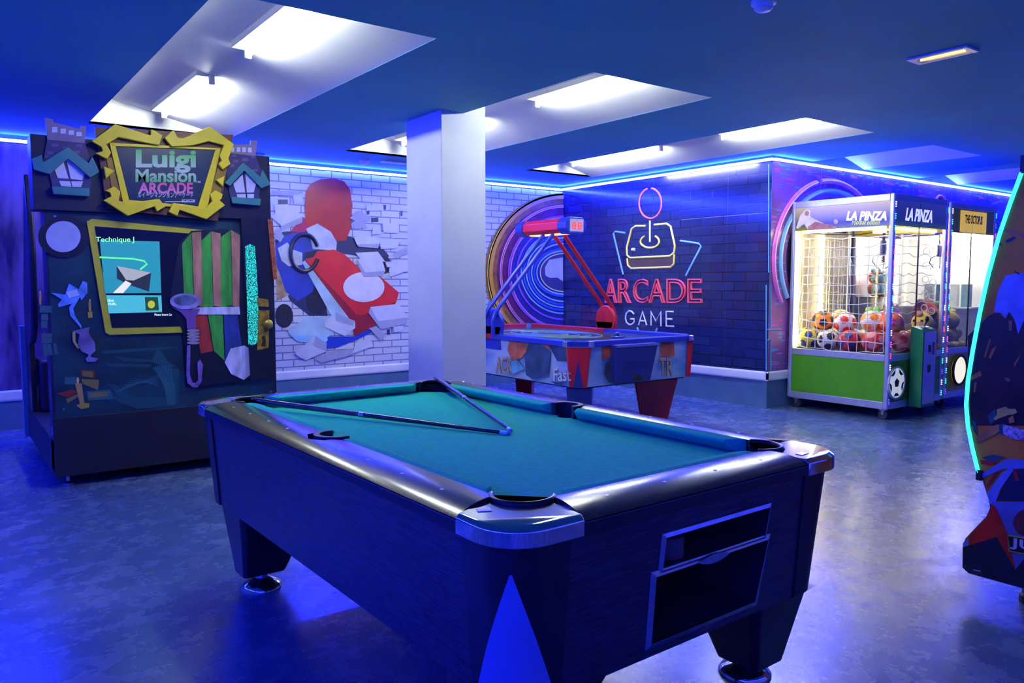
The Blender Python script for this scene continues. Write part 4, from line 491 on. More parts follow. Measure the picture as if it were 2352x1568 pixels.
# near end panel round the two openings
def q(u0, z0, u1, z1): mb.poly([endp(u0, z0), endp(u1, z0), endp(u1, z1), endp(u0, z1)])
def qq(*p): mb.poly([endp(*k) for k in p])
lo, hi = ZB1, ZB0
qq((a0, lo), (S2[3][0], lo), S2[3], S2[0], S1[3], S1[0], (S1[0][0], hi), (a0, hi))
qq((TW-a0, lo), (TW-a0, hi), (S1[1][0], hi), S1[1], S1[2], S2[1], S2[2], (S2[2][0], lo))
qq((S1[0][0], hi), S1[0], S1[1], (S1[1][0], hi)); qq(S1[3], S2[0], S2[1], S1[2]); qq((S2[3][0], lo), (S2[2][0], lo), S2[2], S2[3])
# other sides
def side(u_in, v0, v1, flip):
    pts = []
    for z in (lo, hi):
        i = inset(z); pts.append(i if not flip else TW-i)
    mb.poly([(pts[0], v0, lo), (pts[0], v1, lo), (pts[1], v1, hi), (pts[1], v0, hi)])
side(0, a0, TL-a0, False); side(0, a0, TL-a0, True)
mb.poly([(a0, TL-inset(lo), lo), (TW-a0, TL-inset(lo), lo), (TW-a0, TL-inset(hi), hi), (a0, TL-inset(hi), hi)])
mb.poly([(.06, .06, lo), (TW-.06, .06, lo), (TW-.06, TL-.06, lo), (.06, TL-.06, lo)])
mb.build('body', M['pool_wood'], t)
# recess boxes behind the slots
def recess(S, depth, nm, z_extra=0.0):
    mb = MB()
    f = [endp(*p) for p in S]; bk = [(p[0], p[1]+depth, p[2]) for p in f]
    for i in range(4): mb.poly([f[i], f[(i+1) % 4], bk[(i+1) % 4], bk[i]])
    mb.poly(bk)
    o = mb.build(nm, M['black_matt'], t); return o
r1 = recess(S1, .22, 'chalk_slot'); r2 = recess(S2, .45, 'ball_return')
MB().box(.66, .35, .39, .675, .5, .52).build('divider', M['black'], r2)
MB().tube([(.955, .2, .50), (.955, .45, .49)], .006, 6).build('ball_runner', M['steel'], r2, smooth=40)
def slot_frame(S, w, nm, par):
    cx_ = sum(p[0] for p in S)/4; cz = sum(p[1] for p in S)/4
    mb = MB()
    o = [(p[0]+(w if p[0] > cx_ else -w), p[1]+(w if p[1] > cz else -w)) for p in S]
    for i in range(4):
        j = (i+1) % 4
        A = [endp(*o[i], d=.001), endp(*o[j], d=.001), endp(*S[j], d=.001), endp(*S[i], d=.001)]
        B = [endp(*o[i], d=-.004), endp(*o[j], d=-.004), endp(*S[j], d=-.010), endp(*S[i], d=-.010)]
        mb.loft(A, B)
    return mb.build(nm, M['steel'], par, bevel=.0015)
f1 = slot_frame(S1, .012, 'slot_frame', r1); f2 = slot_frame(S2, .016, 'return_frame', r2)
mb = MB(); pl = [(.655+.13*k/10 , .566+.012*math.sin(PI*k/10)) for k in range(11)] + [(.785-.13*k/10, .564-.012*math.sin(PI*k/10)) for k in range(1, 10)]
mb.loft([endp(a, b_, -.010) for a, b_ in pl], [endp(a, b_, -.014) for a, b_ in pl]); mb.build('finger_plate', M['steel'], r2)
# corner posts
def cmap(k):
    return {0: lambda u, v: (u, v), 1: lambda u, v: (TW-u, v), 2: lambda u, v: (TW-u, TL-v), 3: lambda u, v: (u, TL-v)}[k]
def corner_plan(i, r, L, out=0.0, n=8):
    i -= out
    pts = [(i, L)] + [(i+r-r*math.cos(PI/2*k/n), i+r-r*math.sin(PI/2*k/n)) for k in range(n+1)] + [(L, i)]
    return pts
for k in range(4):
    f = cmap(k); mb = MB(); rings = []
    for z in (ZB1, ZB0):
        i = inset(z); pts = corner_plan(i, .10, .205 if z > .5 else .20, .006)
        pts = pts + [(.205, i+.03), (i+.09, i+.09), (i+.03, .205)]
        rings.append([(*f(*p), z) for p in pts])
    mb.lofts(rings)
    p = mb.build('corner_post', M['pool_black'], t, smooth=35)
    if k == 0:
        # long pale triangle wrapped round the near corner
        mb = MB(); n = 12; rows = []
        for j in range(n+1):
            z = .665 - (.665-ZB1)*j/n; hw = .003 + .108*(j/n)
            i = inset(z)-.008; r = .10; row = []
            arc = PI/2*r
            for s_ in range(13):
                d = -hw + 2*hw*s_/12
                a = PI/4 + d/r
                if a < 0: row.append((i, i+r + (-a)*r, z))
                elif a > PI/2: row.append((i+r+(a-PI/2)*r, i, z))
                else: row.append((i+r-r*math.cos(a), i+r-r*math.sin(a), z))
            rows.append(row)
        vs = [p_ for r_ in rows for p_ in r_]; fs = []
        for j in range(n):
            for s_ in range(12): fs.append((j*13+s_, j*13+s_+1, (j+1)*13+s_+1, (j+1)*13+s_))
        mb.add(vs, fs); tag(mb.build('triangle_inlay', M['inlay_blue'], p, smooth=40), 'pale blue triangle inlay')
# legs
def leg(k):
    f = cmap(k); du, dv = (0, 0) if k > 1 else (-.045, -.065)
    def ring(u0, u1, v0, v1, z, c):
        return [(*f(*p), z) for p in [(u0+c, v0), (u1-c*.3, v0), (u1, v0+c*.3), (u1, v1-c*.3), (u1-c*.3, v1), (u0+c*.3, v1), (u0, v1-c*.3), (u0, v0+c)]]
    mb = MB(); mb.lofts([ring(.09+du, .27+du, .23+dv, .385+dv, .065, .04), ring(.075+du*.3, .42+du, .08+dv*.3, .41+dv, ZB1-.001, .07)])
    o = mb.build('leg', M['pool_black'], t, bevel=.006)
    c = f(.18+du, .335+dv)
    mb = MB(); mb.lathe([(.086, .0), (.086, .008), (.075, .022), (.045, .036), (.028, .045), (.028, .066)], (c[0], c[1], 0), 28)
    mb.build('foot', M['chrome'], o, smooth=50)
for k in range(4): leg(k)
# apron trim under the rails
mb = MB(); e = .004
for (u0, v0, u1, v1) in ((e, .19, .03, TL-.19), (TW-.03, .19, TW-e, TL-.19), (.22, e, TW-.22, .03), (.22, TL-.03, TW-.22, TL-e)):
    mb.box(u0, v0, .734, u1, v1, .764)
mb.build('apron_trim', M['pool_black'], t, bevel=.003)
# wooden rails
RP = [(.006, .7645), (.002, .768), (.014, .7745), (.035, .781), (.06, .786), (.085, .789), (.115, .790), (.145, .787), (.145, .7645)]
SV = (1.085, 1.225)     # side pocket span
def rail_u(v_flip):
    f = (lambda u, v: (u, TL-v)) if v_flip else (lambda u, v: (u, v))
    mb = MB(); mb.loft([(*f(.222+.18*p[0], p[0]), p[1]) for p in RP], [(*f(TW-.222-.18*p[0], p[0]), p[1]) for p in RP])
    o = mb.build('end_rail', M['rail_wood_u'], t, smooth=50)
    for u in (.36, .565, TW-.565, TW-.36): sight(o, *f(u, .075), (.017, .008))
    mb = MB()
    C = [(.145, .786), (.165, .789), (.198, .784), (.200, .776), (.168, .745), (.145, .745)]
    mb.loft([(*f(.275+(p[0]-.145)*.9, p[0]), p[1]) for p in C], [(*f(TW-.275-(p[0]-.145)*.9, p[0]), p[1]) for p in C])
    mb.build('cushion', M['cloth'], t, bevel=.004)
def sight(par, u, v, s):
    MB().lathe([(.007, -.001), (.007, .0015)], (u, v, .7865), 12).build('sight', M['sight_white'], par)
def rail_v(u_flip, half):
    f = (lambda u, v: (TW-u, v)) if u_flip else (lambda u, v: (u, v))
    g = (lambda u, v: f(u, TL-v)) if half else f
    va, vb = .19, 1.16-.072
    mb = MB(); mb.loft([(*g(p[0], va+.3*p[0]), p[1]) for p in RP], [(*g(p[0], TL/2 if p[0] < .085 else vb), p[1]) for p in RP])
    o = mb.build('side_rail', M['rail_wood_v'], t, smooth=50)
    for v in (.36, .56, .76, .94): sight(o, *g(.075, v), (.008, .017))
    mb = MB(); C = [(.145, .786), (.165, .789), (.198, .784), (.200, .776), (.168, .745), (.145, .745)]
    mb.loft([(*g(p[0], .275+(p[0]-.145)*.9), p[1]) for p in C], [(*g(p[0], vb-.005-(p[0]-.145)*.5), p[1]) for p in C])
    mb.build('cushion', M['cloth'], t, bevel=.004)
for fl in (False, True):
    rail_u(fl)
    for h in (False, True): rail_v(fl, h)
# cloth bed with pocket notches
CR, CC = .082, .205
bed = []
def arc(cx, cy, r, a0, a1, n=10): return [(cx+r*math.cos(R(a0+(a1-a0)*k/n)), cy+r*math.sin(R(a0+(a1-a0)*k/n))) for k in range(n+1)]
bed += [(.30, .146)] + [(TW-.30, .146)] + arc(TW-.2, .2, .085, 210, 60)[0:] 
bed = []
def corner_notch(k):
    f = cmap(k); pts = arc(.182, .182, .04, 80, 10) if k in (0, 2) else arc(.182, .182, .04, 10, 80)
    return [f(*p) for p in pts]
MB_bed = corner_notch(0)
MB_bed = [cmap(0)(.145, .222)] + MB_bed + [cmap(0)(.222, .145)]
MB_bed += [cmap(1)(.30, .145)] + corner_notch(1) + [cmap(1)(.145, .30)]
MB_bed += [(TW-.145, 1.10)] + [(TW-.145-.045*math.sin(PI*k/8), 1.10+.11*k/8) for k in range(1, 8)] + [(TW-.145, 1.21)]
MB_bed += [cmap(2)(.145, .30)] + corner_notch(2) + [cmap(2)(.30, .145)]
MB_bed += [cmap(3)(.30, .145)] + corner_notch(3) + [cmap(3)(.145, .30)]
MB_bed += [(.145, 1.21)] + [(.145+.045*math.sin(PI*k/8), 1.21-.11*k/8) for k in range(1, 8)] + [(.145, 1.10)]
mb = MB(); mb.prism(MB_bed, 'z', .715, .742); mb.build('bed_cloth', M['cloth'], t)
# pocket liners and cups
for k in range(4):
    f = cmap(k); mb = MB()
    pa = arc(.2, .2, .070, 128, 322, 20); pb = arc(.2, .2, .082, 128, 322, 20)
    for i in range(20):
        mb.add([(*f(*pa[i]), .60), (*f(*pa[i+1]), .60), (*f(*pb[i+1]), .60), (*f(*pb[i]), .60), (*f(*pa[i]), .789), (*f(*pa[i+1]), .789), (*f(*pb[i+1]), .789), (*f(*pb[i]), .789)],
               [(0,1,2,3),(4,5,6,7),(0,1,5,4),(2,3,7,6)] + ([(0,3,7,4)] if i == 0 else []) + ([(1,2,6,5)] if i == 19 else []))
    o = mb.build('pocket_liner', M['rubber'], t, smooth=40)
    mb = MB(); mb.tube([(*f(*p), .786) for p in arc(.2, .2, .076, 130, 320, 24)], .0065, 8); mb.build('lip', M['pool_black'], o, smooth=60)
    mb = MB(); c = f(.205, .205); mb.lathe([(.0, .0), (.09, .0), (.09, .03)], (c[0], c[1], .59), 20); mb.build('cup', M['black_matt'], o)
for fl in (False, True):
    f = (lambda u, v: (TW-u, v)) if fl else (lambda u, v: (u, v))
    mb = MB(); A = arc(.155, 1.155, .052, 75, 285, 16); B = arc(.155, 1.155, .072, 75, 285, 16)
    for i in range(16):
        mb.add([(*f(*A[i]), .62), (*f(*A[i+1]), .62), (*f(*B[i+1]), .62), (*f(*B[i]), .62), (*f(*A[i]), .794), (*f(*A[i+1]), .794), (*f(*B[i+1]), .794), (*f(*B[i]), .794)],
               [(0,1,2,3),(4,5,6,7),(0,1,5,4),(2,3,7,6)] + ([(0,3,7,4)] if i == 0 else []) + ([(1,2,6,5)] if i == 15 else []))
    o = mb.build('pocket_liner', M['rubber'], t, smooth=40)
    c = f(.155, 1.155); MB().lathe([(.0, .0), (.055, .0), (.055, .02)], (c[0], c[1], .62), 16).build('cup', M['black_matt'], o)
# chrome corner caps
for k in range(4):
    f = cmap(k); r = .12; n = 10
    outer = [(0, .19)] + [(r-r*math.cos(PI/2*j/n), r-r*math.sin(PI/2*j/n)) for j in range(n+1)] + [(.222, 0)]
    inner = [(.248, .146)] + arc(.2, .2, .083, 318, 132, 12) + [(.146, .236)]
    out2 = [(p[0]+.012 if p[0] < .12 else p[0], p[1]+.012 if p[1] < .12 else p[1]) for p in outer]
    mb = MB(); mb.lofts([[(*f(*p), .732) for p in outer+inner], [(*f(*p), .770) for p in outer+inner], [(*f(*p), .781) for p in out2+inner]])
    # soft dome
    o = mb.build('corner_cap', M['chrome'], t, bevel=.003, smooth=35)
    mb = MB(); e1 = [(.045, .165), (.075, .15), (.085, .175), (.055, .185)] if k == 0 else [(.15, .05), (.19, .045), (.19, .07), (.155, .075)]
    mb.loft([(*f(*p), .7805) for p in e1], [(*f(*p), .783) for p in e1]); tag(mb.build('maker_badge', M['steel'], o, bevel=.001), 'small raised badge')
# things on the table
def W(u, v, z):
    a = R(.9); return (.921+u*math.cos(a)-v*math.sin(a), 1.267+u*math.sin(a)+v*math.cos(a), z)
M['cue_wood'] = mat('cue_wood', (.05, .025, .03), .2, scale=6, stretch=(3, 3, 3), col2=(.09, .045, .05), spec=.6)
M['cue_shaft'] = mat('cue_shaft', (.008, .006, .012), .15, spec=.7, noise=.2, scale=8)
M['ferrule'] = mat('ferrule', (.75, .78, .9), .35, noise=.03, scale=40)
M['cue_tip'] = mat('cue_tip', (.10, .28, .45), .7, noise=.1, scale=60)
def cue(tip, butt, label):
    tip, butt = Vector(W(*tip)), Vector(W(*butt)); d = (butt-tip).normalized(); L = (butt-tip).length
    t = thing('cue_stick', label, 'cue', tip, group='cue sticks left on the cloth')
    P = lambda s: tuple(tip + d*s)
    MB().tube([P(.0), P(.012)], .0060, 12).build('tip', M['cue_tip'], t, smooth=40)
    MB().tube([P(.012), P(.040)], .0066, 12, r1=.0068).build('ferrule', M['ferrule'], t, smooth=40)
    MB().tube([P(.040), P(L*.52)], .0068, 12, r1=.0105).build('shaft', M['cue_shaft'], t, smooth=40)
    MB().tube([P(L*.52), P(L*.54)], .0112, 12).build('joint', M['steel'], t, smooth=40)
    MB().tube([P(L*.54), P(L)], .0105, 12, r1=.0145).build('butt', M['cue_wood'], t, smooth=40)
    MB().tube([P(L-.001), P(L+.015)], .0135, 12, r1=.011).build('bumper', M['rubber'], t, smooth=40)
cue((.752, .974, .7495), (.228, 2.150, .775), 'dark cue stick lying across the teal cloth to the far left corner pocket')
cue((.770, .990, .7560), (1.215, 2.225, .794), 'dark cue stick with brown butt leaning in the far right corner pocket')
M['tape_brown'] = mat('tape_brown', (.16, .09, .08), .55, noise=.1, scale=20)
tp = thing('tape_roll', 'small brown roll of tape standing in the upper slot of the pool table', 'tape', W(.615, .12, .575))
c = W(.615, .105, .577)
MB().lathe([(.028, 0), (.045, 0), (.045, .055), (.028, .055), (.028, 0)], c, 24).build('roll', M['tape_brown'], tp, smooth=50)

# ------------------------------------------------------------ flat printed shapes and cut-outs on upright panels
def artp(name, keys, mt, par, ax, base, t0, t1=None, label=None, one=False):
    """outlines (ART) as thin plates standing t0..t1 in front of the panel whose face is at base"""
    if isinstance(keys, str): keys = [keys]
    if t1 is None: t1 = t0 + .0008
    qs = [q for k in keys for q in ART[k]]
    if one: qs = [qs]
    else: qs = [[q] for q in qs]
    for gi, g in enumerate(qs):
        mb = MB(); e = gi*.00012
        for qi, q in enumerate(g): mb.prism(q, ax, base-t0-e-qi*.00012, base-t1-e-qi*.00012)
        o = mb.build(name, mt, par)
        if label: o['label'] = label
    return o
def flat(name, col, rough=.35, **kw): return mat(name, col, rough, noise=kw.pop('noise', .06), scale=kw.pop('scale', 12), **kw)
def quad_of(pts):
    return [pts[0], pts[1], pts[2], pts[3]]
def wall_text(mb, txt, box, ax, base, t, m=0, **kw):
    """fill the box (tl, tr, br, bl in panel coordinates) with text"""
    if ax == 'y': qd = [(p[0], base-t, p[1]) for p in box]; n = (0, -1, 0)
    else: qd = [(base-t, p[0], p[1]) for p in box]; n = (-1, 0, 0)
    text_fit(mb, txt, qd, n, m, **kw)

# ------------------------------------------------------------ haunted-house booth at the left
BY = 5.58
bt = thing('arcade_booth', 'tall dark haunted-mansion arcade booth with yellow framed sign and screen', 'arcade machine', (1.24, 6.3, 0))
M['booth_navy'] = mat('booth_navy', (.008, .009, .036), .38, noise=.15, scale=4)
M['booth_base'] = mat('booth_base', (.008, .008, .016), .45, noise=.2, scale=6)
M['booth_art'] = mat('booth_art', (.006, .02, .03), .35, scale=3.5, stretch=(1, 1, 2), col2=(.01, .05, .07))
M['sign_yellow'] = mat('sign_yellow', (.75, .60, .010), .4, noise=.06, scale=10)
M['sign_ochre'] = mat('sign_ochre', (.22, .13, .01), .5, noise=.08, scale=10)
M['sign_brown'] = mat('sign_brown', (.09, .025, .02), .5, noise=.1, scale=6, stretch=(1, 1, 6))
M['sign_navy'] = mat('sign_navy', (.006, .02, .06), .3, noise=.1, scale=5)
M['roof_teal'] = mat('roof_teal', (.03, .16, .20), .4, noise=.1, scale=10)
M['tower_wall'] = mat('tower_wall', (.03, .025, .12), .4, noise=.15, scale=9)
M['tower_brick'] = mat('tower_brick', (.09, .06, .22), .4, noise=.1, scale=9)
M['tower_mauve'] = mat('tower_mauve', (.20, .15, .26), .4, noise=.1, scale=9)
M['pane_lilac'] = mat('pane_lilac', (.55, .55, .78), .3, noise=.05, scale=9)
# shells
MB().box(.56, BY, .10, 1.985, BY+.16, 1.735).build('front_panel', M['booth_navy'], bt, bevel=.004)
o = MB().box(.505, BY-.035, 1.735, 1.96, BY+.16, 2.185).build('header', M['booth_navy'], bt, bevel=.004)
o = MB().box(.56, BY-.006, .07, 1.99, BY+.02, .445).build('kick_panel', M['booth_base'], bt, bevel=.003)
MB().box(.56, BY+.02, .07, 1.99, 7.32, .30).build('plinth', M['booth_base'], bt, bevel=.004)
MB().box(1.93, BY+.16, .30, 1.985, 7.30, 2.15).build('side_wall', M['booth_navy'], bt, bevel=.004)
MB().box(1.2, 7.22, .30, 1.93, 7.30, 2.15).build('rear_wall', M['booth_navy'], bt, bevel=.004)
MB().box(.62, 6.9, .30, 1.2, 7.25, .70).build('bench', M['booth_navy'], bt, bevel=.02)
# printed interior scene
ap = MB().prism([(.575, .44), (1.965, .44), (1.965, 1.735), (.575, 1.735)], 'y', BY-.002, BY-.0005).build('art_panel', M['booth_art'], bt)
FB = BY-.002
artp('floor_rays', 'floor_ray', flat('ray_teal', (.012, .075, .085), .35), ap, 'y', FB, 0, .0006, one=True)
artp('wood_grain', 'grain_line', flat('grain_teal', (.03, .13, .14), .35), ap, 'y', FB, .0008, .0014, one=True)
artp('teal_book', 'book_teal', flat('book_teal', (.03, .11, .12), .4), ap, 'y', FB, .0008)
artp('red_book', 'book_red', flat('book_red', (.25, .02, .012), .4), ap, 'y', FB, .0008)
artp('book_page', 'book_page', flat('book_page', (.20, .16, .04), .4), ap, 'y', FB, .0018)
artp('candle', 'candle', flat('candle_wax', (.42, .27, .07), .4), ap, 'y', FB, .003, .004)
artp('candle_base', 'candle_base', flat('candle_brass', (.45, .32, .02), .4), ap, 'y', FB, .0042, .005)
artp('candle_flame', 'flame', flat('flame_print', (.8, .5, .15), .4), ap, 'y', FB, .0042, .005)
artp('lock_back_plate', 'lock_plate', flat('lock_brass', (.32, .20, .01), .35, noise=.4, scale=20), ap, 'y', FB, .0, .0001)
# cut-out cards standing off the panel
card = flat('card_black', (.006, .008, .02), .35)
c1 = artp('moon_cutout', 'moon_card', card, bt, 'y', BY-.002, 0, .012); c1['label'] = 'dark cut-out with a plain pale disc'
M['moon'] = mat('moon', (.42, .45, .72), .35, noise=.12, scale=5)
artp('moon_disc', 'moon_disc', M['moon'], c1, 'y', BY-.014, 0, .003)
M['smoke_blue'] = mat('smoke_blue', (.12, .28, .85), .35, noise=.35, scale=14)
c2 = artp('smoke_wisp', 'smoke', M['smoke_blue'], bt, 'y', BY-.002, .006, .010)
artp('smoke_tag', 'smoke_card', flat('tag_pale', (.45, .55, .8)), c2, 'y', BY-.002, .011, .013)
c3 = artp('urn', 'urn', mat('urn_violet', (.17, .13, .30), .3, noise=.4, scale=8), bt, 'y', BY-.002, .006, .014)
artp('handle', 'urn_handle', flat('urn_gold', (.45, .32, .12)), c3, 'y', BY-.002, .014, .018)
# plain drape and horn where the printed figure stands
c4 = artp('drape_cutout', 'drape_card', card, bt, 'y', BY-.002, .008, .022); c4['label'] = 'plain cut-out of green, tan and pale drapes'
for nm, key, col, t0 in (('red_fold', 'drape_red', (.35, .03, .02), 0), ('green_fold', 'drape_green', (.04, .30, .03), .0015), ('tan_fold', 'drape_tan', (.45, .20, .12), .003), ('blue_fold', 'drape_blue', (.02, .04, .22), .0045), ('pale_fold', 'drape_pale', (.62, .60, .70), .006)):
    artp(nm, key, mat(nm, col, .4, noise=.35, scale=5, stretch=(4, 1, 1)), c4, 'y', BY-.024, t0, t0+.0012)
c5 = artp('horn', 'horn_neck', flat('horn_violet', (.16, .07, .28), .3), bt, 'y', BY-.030, .002, .010)
artp('bell', 'horn_bell', flat('horn_lilac', (.30, .25, .50), .3, noise=.3), c5, 'y', BY-.030, .011, .014)
artp('bell_mouth', 'horn_bell_in', flat('horn_dark', (.10, .13, .25), .3, noise=.5), c5, 'y', BY-.030, .0145, .016)
artp('coil', 'horn_coil', flat('horn_coil', (.32, .28, .34), .35), c5, 'y', BY-.030, .011, .014)
artp('tube', 'horn_tube', flat('horn_tube', (.22, .12, .36), .35, noise=.3, scale=25), c5, 'y', BY-.030, .004, .009)
# door edge with a glittering light slot
d1 = artp('door_edge', 'door_edge', flat('door_dark', (.008, .010, .022), .3), bt, 'y', BY-.002, .004, .040)
artp('red_strip', 'door_red', flat('door_red', (.35, .08, .03), .4, noise=.4, scale=20, stretch=(1, 1, 4)), d1, 'y', BY-.002, .002, .050)
def glitter_mat():
    m = bpy.data.materials.new('glitter_light'); m.use_nodes = True; nt = m.node_tree; b = nt.nodes['Principled BSDF']
    b.inputs['Base Color'].default_value = (.01, .05, .05, 1); b.inputs['Roughness'].default_value = .3
    tc = nt.nodes.new('ShaderNodeTexCoord'); v = nt.nodes.new('ShaderNodeTexWhiteNoise'); mp = nt.nodes.new('ShaderNodeMapping'); mp.inputs['Scale'].default_value = (260, 1, 260)
    sn = nt.nodes.new('ShaderNodeVectorMath'); sn.operation = 'FLOOR'
    nt.links.new(tc.outputs['Object'], mp.inputs['Vector']); nt.links.new(mp.outputs[0], sn.inputs[0]); nt.links.new(sn.outputs[0], v.inputs['Vector'])
    mr = nt.nodes.new('ShaderNodeMapRange'); mr.inputs['From Min'].default_value = .35; mr.inputs['To Max'].default_value = 1.3
    nt.links.new(v.outputs['Value'], mr.inputs['Value']); b.inputs['Emission Color'].default_value = (.03, .75, .72, 1)
    nt.links.new(mr.outputs[0], b.inputs['Emission Strength']); return m
artp('light_slot', 'glitter', glitter_mat(), d1, 'y', BY-.042, 0, .002)
artp('lock_plate', 'lock_plate', flat('lock_brass_raised', (.30, .19, .01), .35, noise=.5, scale=25), d1, 'y', BY-.042, .0002, .003)
mb = MB(); k = ART['lock_knob'][0]; cx_ = sum(p[0] for p in k)/len(k); cz_ = sum(p[1] for p in k)/len(k)
mb.lathe([(.018, 0), (.016, -.012), (.030, -.018), (.034, -.028), (.026, -.040), (.001, -.044)], (cx_, BY-.045, cz_), 20, 'y'); mb.build('door_knob', flat('knob_brass', (.45, .30, .03), .3, metal=.6), d1, smooth=50)
artp('keyhole', 'keyhole', flat('keyhole_dark', (.02, .012, .0), .6), d1, 'y', BY-.045, 0, .001)
# screen, its frame
s1 = artp('screen_frame', 'screen_frame', flat('frame_yellow', (.55, .50, .02), .4), bt, 'y', BY-.002, .003, .016)
M['glass_dark'] = mat('glass_dark', (.004, .006, .016), .12, noise=.1, scale=6)
sc = artp('screen', 'screen_open', M['glass_dark'], bt, 'y', BY-.002, .0165, .018)
def scr(name, keys, col, s, t): return artp(name, keys, mat(name, tuple(c*.3 for c in col), .3, emit=col, es=s, noise=.05, scale=5), sc, 'y', BY-.020, t, t+.0006)
scr('picture', 'scr_teal', (.018, .21, .30), .9, 0); mb = MB(); mb.tube([(p[0], BY-.021, p[1]) for p in ART['scr_line'][0]], .006, 6); mb.build('green_trail', mat('green_trail', (.03, .2, .06), .3, emit=(.10, .75, .22), es=1.0), sc, smooth=60); scr('nozzle', 'scr_nozzle', (.02, .03, .05), .6, .0008); scr('nozzle_face', 'scr_nozzle_light', (.32, .33, .36), .8, .0016)
scr('hose', 'scr_hose', (.62, .60, .56), .9, .0016); scr('caption_box', 'scr_box', (.05, .34, .44), .9, 0); scr('icon_box', 'scr_icon', (.01, .06, .03), .7, .0008); scr('icon_disc', 'scr_icon_disc', (.42, .42, .03), .8, .0016)
for nm, i, tx, col in (('title_text', 0, 'Technique J', (.25, .95, .35)), ('word_text', 1, 'the', (.75, .92, .95)), ('word_text', 2, 'run.', (.75, .92, .95)), ('coin_text', 3, 'Please Insert Co', (.6, .75, .9))):
    mb = MB(); wall_text(mb, tx, ART['scr_text'][i], 'y', BY-.022, 0, bold=.01, extrude=.0005)
    mb.build(nm, mat(nm, tuple(c*.3 for c in col), .3, emit=col, es=.9), sc)
# sign
sg = artp('sign', 'sign_plate', M['sign_brown'], bt, 'y', BY-.035, .002, .030)
artp('frame_side', 'sign_side', M['sign_ochre'], sg, 'y', BY-.065, 0, .006)
mb = MB(); O_ = ART['sign_rim'][0]; I_ = ART['sign_rim_in'][0]
for i in range(4):
    j = (i+1) % 4; mb.prism([O_[i], O_[j], I_[j], I_[i]], 'y', BY-.065, BY-.080)
mb.build('frame_rim', M['sign_yellow'], sg, bevel=.002)
artp('sign_face', 'sign_rim_in', M['sign_navy'], sg, 'y', BY-.065, 0, .004)
mb = MB()
for q_ in ART['sign_scroll']: mb.prism(q_, 'y', BY-.070, BY-.100)
mb.build('frame_scrolls', [M['sign_yellow']], sg, bevel=.004)
def grad_mat(name, c_lo, c_hi, z0, z1):
    m = bpy.data.materials.new(name); m.use_nodes = True; nt = m.node_tree; b = nt.nodes['Principled BSDF']; b.inputs['Roughness'].default_value = .4
    tc = nt.nodes.new('ShaderNodeTexCoord'); sp = nt.nodes.new('ShaderNodeSeparateXYZ'); mr = nt.nodes.new('ShaderNodeMapRange'); rp = nt.nodes.new('ShaderNodeValToRGB')
    mr.inputs['From Min'].default_value = z0; mr.inputs['From Max'].default_value = z1
    rp.color_ramp.elements[0].color = (*c_lo, 1); rp.color_ramp.elements[1].color = (*c_hi, 1)
    nt.links.new(tc.outputs['Object'], sp.inputs[0]); nt.links.new(sp.outputs[2], mr.inputs['Value']); nt.links.new(mr.outputs[0], rp.inputs['Fac']); nt.links.new(rp.outputs['Color'], b.inputs['Base Color'])
    return m
def zr(box): z = [p[1] for p in box]; return min(z), max(z)
def sign_text(nm, i, tx, m, bold): 
    mb = MB(); wall_text(mb, tx, ART['sign_box'][i], 'y', BY-.0695, 0, bold=bold, extrude=.0015); mb.build(nm, m, sg)
z0, z1 = zr(ART['sign_box'][0]); sign_text('title_lettering', 0, 'Luigi', grad_mat('green_fade', (.55, .60, .62), (.05, .45, .10), z0, z0+.8*(z1-z0)), .035)
z0, z1 = zr(ART['sign_box'][1]); sign_text('title_lettering', 1, 'Mansion', grad_mat('green_fade_low', (.05, .38, .10), (.45, .60, .50), z0, z1), .03)
z0, z1 = zr(ART['sign_box'][2]); sign_text('title_lettering', 2, 'ARCADE', grad_mat('pink_fade', (.75, .25, .55), (.62, .04, .22), z0, z1), .03)
wm = flat('sign_white', (.6, .62, .72), .4)
sign_text('small_lettering', 3, '\u30eb\u30a4\u30fc\u30b8\u30de\u30f3\u30b7\u30e7\u30f3\u30a2\u30fc\u30b1\u30fc\u30c9', wm, .01)
sign_text('small_lettering', 4, '\u00a9CAPCOM', wm, .015)
sign_text('small_lettering', 6, 'TM', wm, .01)
artp('rule_line', 'sign_box', wm, sg, 'y', BY-.0695, 0, .001) if False else MB().prism(ART['sign_box'][5], 'y', BY-.0695, BY-.0705).build('rule_line', wm, sg)
# two cut-out towers either side of the sign
def tower(idx, wins, bricks, panes, nm_l):
    tb = MB().prism(ART['tower_body'][idx], 'y', BY-.036, BY-.048).build('tower', M['tower_wall'], bt); tb['label'] = nm_l
    MB().prism(ART['tower_parapet'][idx], 'y', BY-.037, BY-.049).build('parapet', M['tower_mauve'], tb)
    mb = MB(); [mb.prism(q_, 'y', BY-.0485, BY-.0495) for q_ in ART['tower_brick'][bricks[0]:bricks[1]]]; mb.build('bricks', M['tower_brick'], tb)
    mb = MB(); [mb.prism(q_, 'y', BY-.0495, BY-.0505) for q_ in ART['tower_window'][wins[0]:wins[1]]]; mb.build('tower_windows', M['pane_lilac'], tb)
    mb = MB(); [mb.prism(q_, 'y', BY-.0485, BY-.051) for q_ in ART['tower_pane'][panes[0]:panes[1]]]; mb.build('window_panes', M['pane_lilac'], tb)
    MB().prism(ART['tower_roof'][idx], 'y', BY-.049, BY-.075).build('gable_roof', M['roof_teal'], tb, bevel=.003)
    MB().prism(ART['tower_sill'][idx], 'y', BY-.049, BY-.080).build('sill', M['roof_teal'], tb, bevel=.003)
tower(0, (0, 4), (0, 6), (0, 4), 'larger tower left of the sign'); tower(1, (4, 8), (6, 12), (4, 8), 'tower right of the sign')
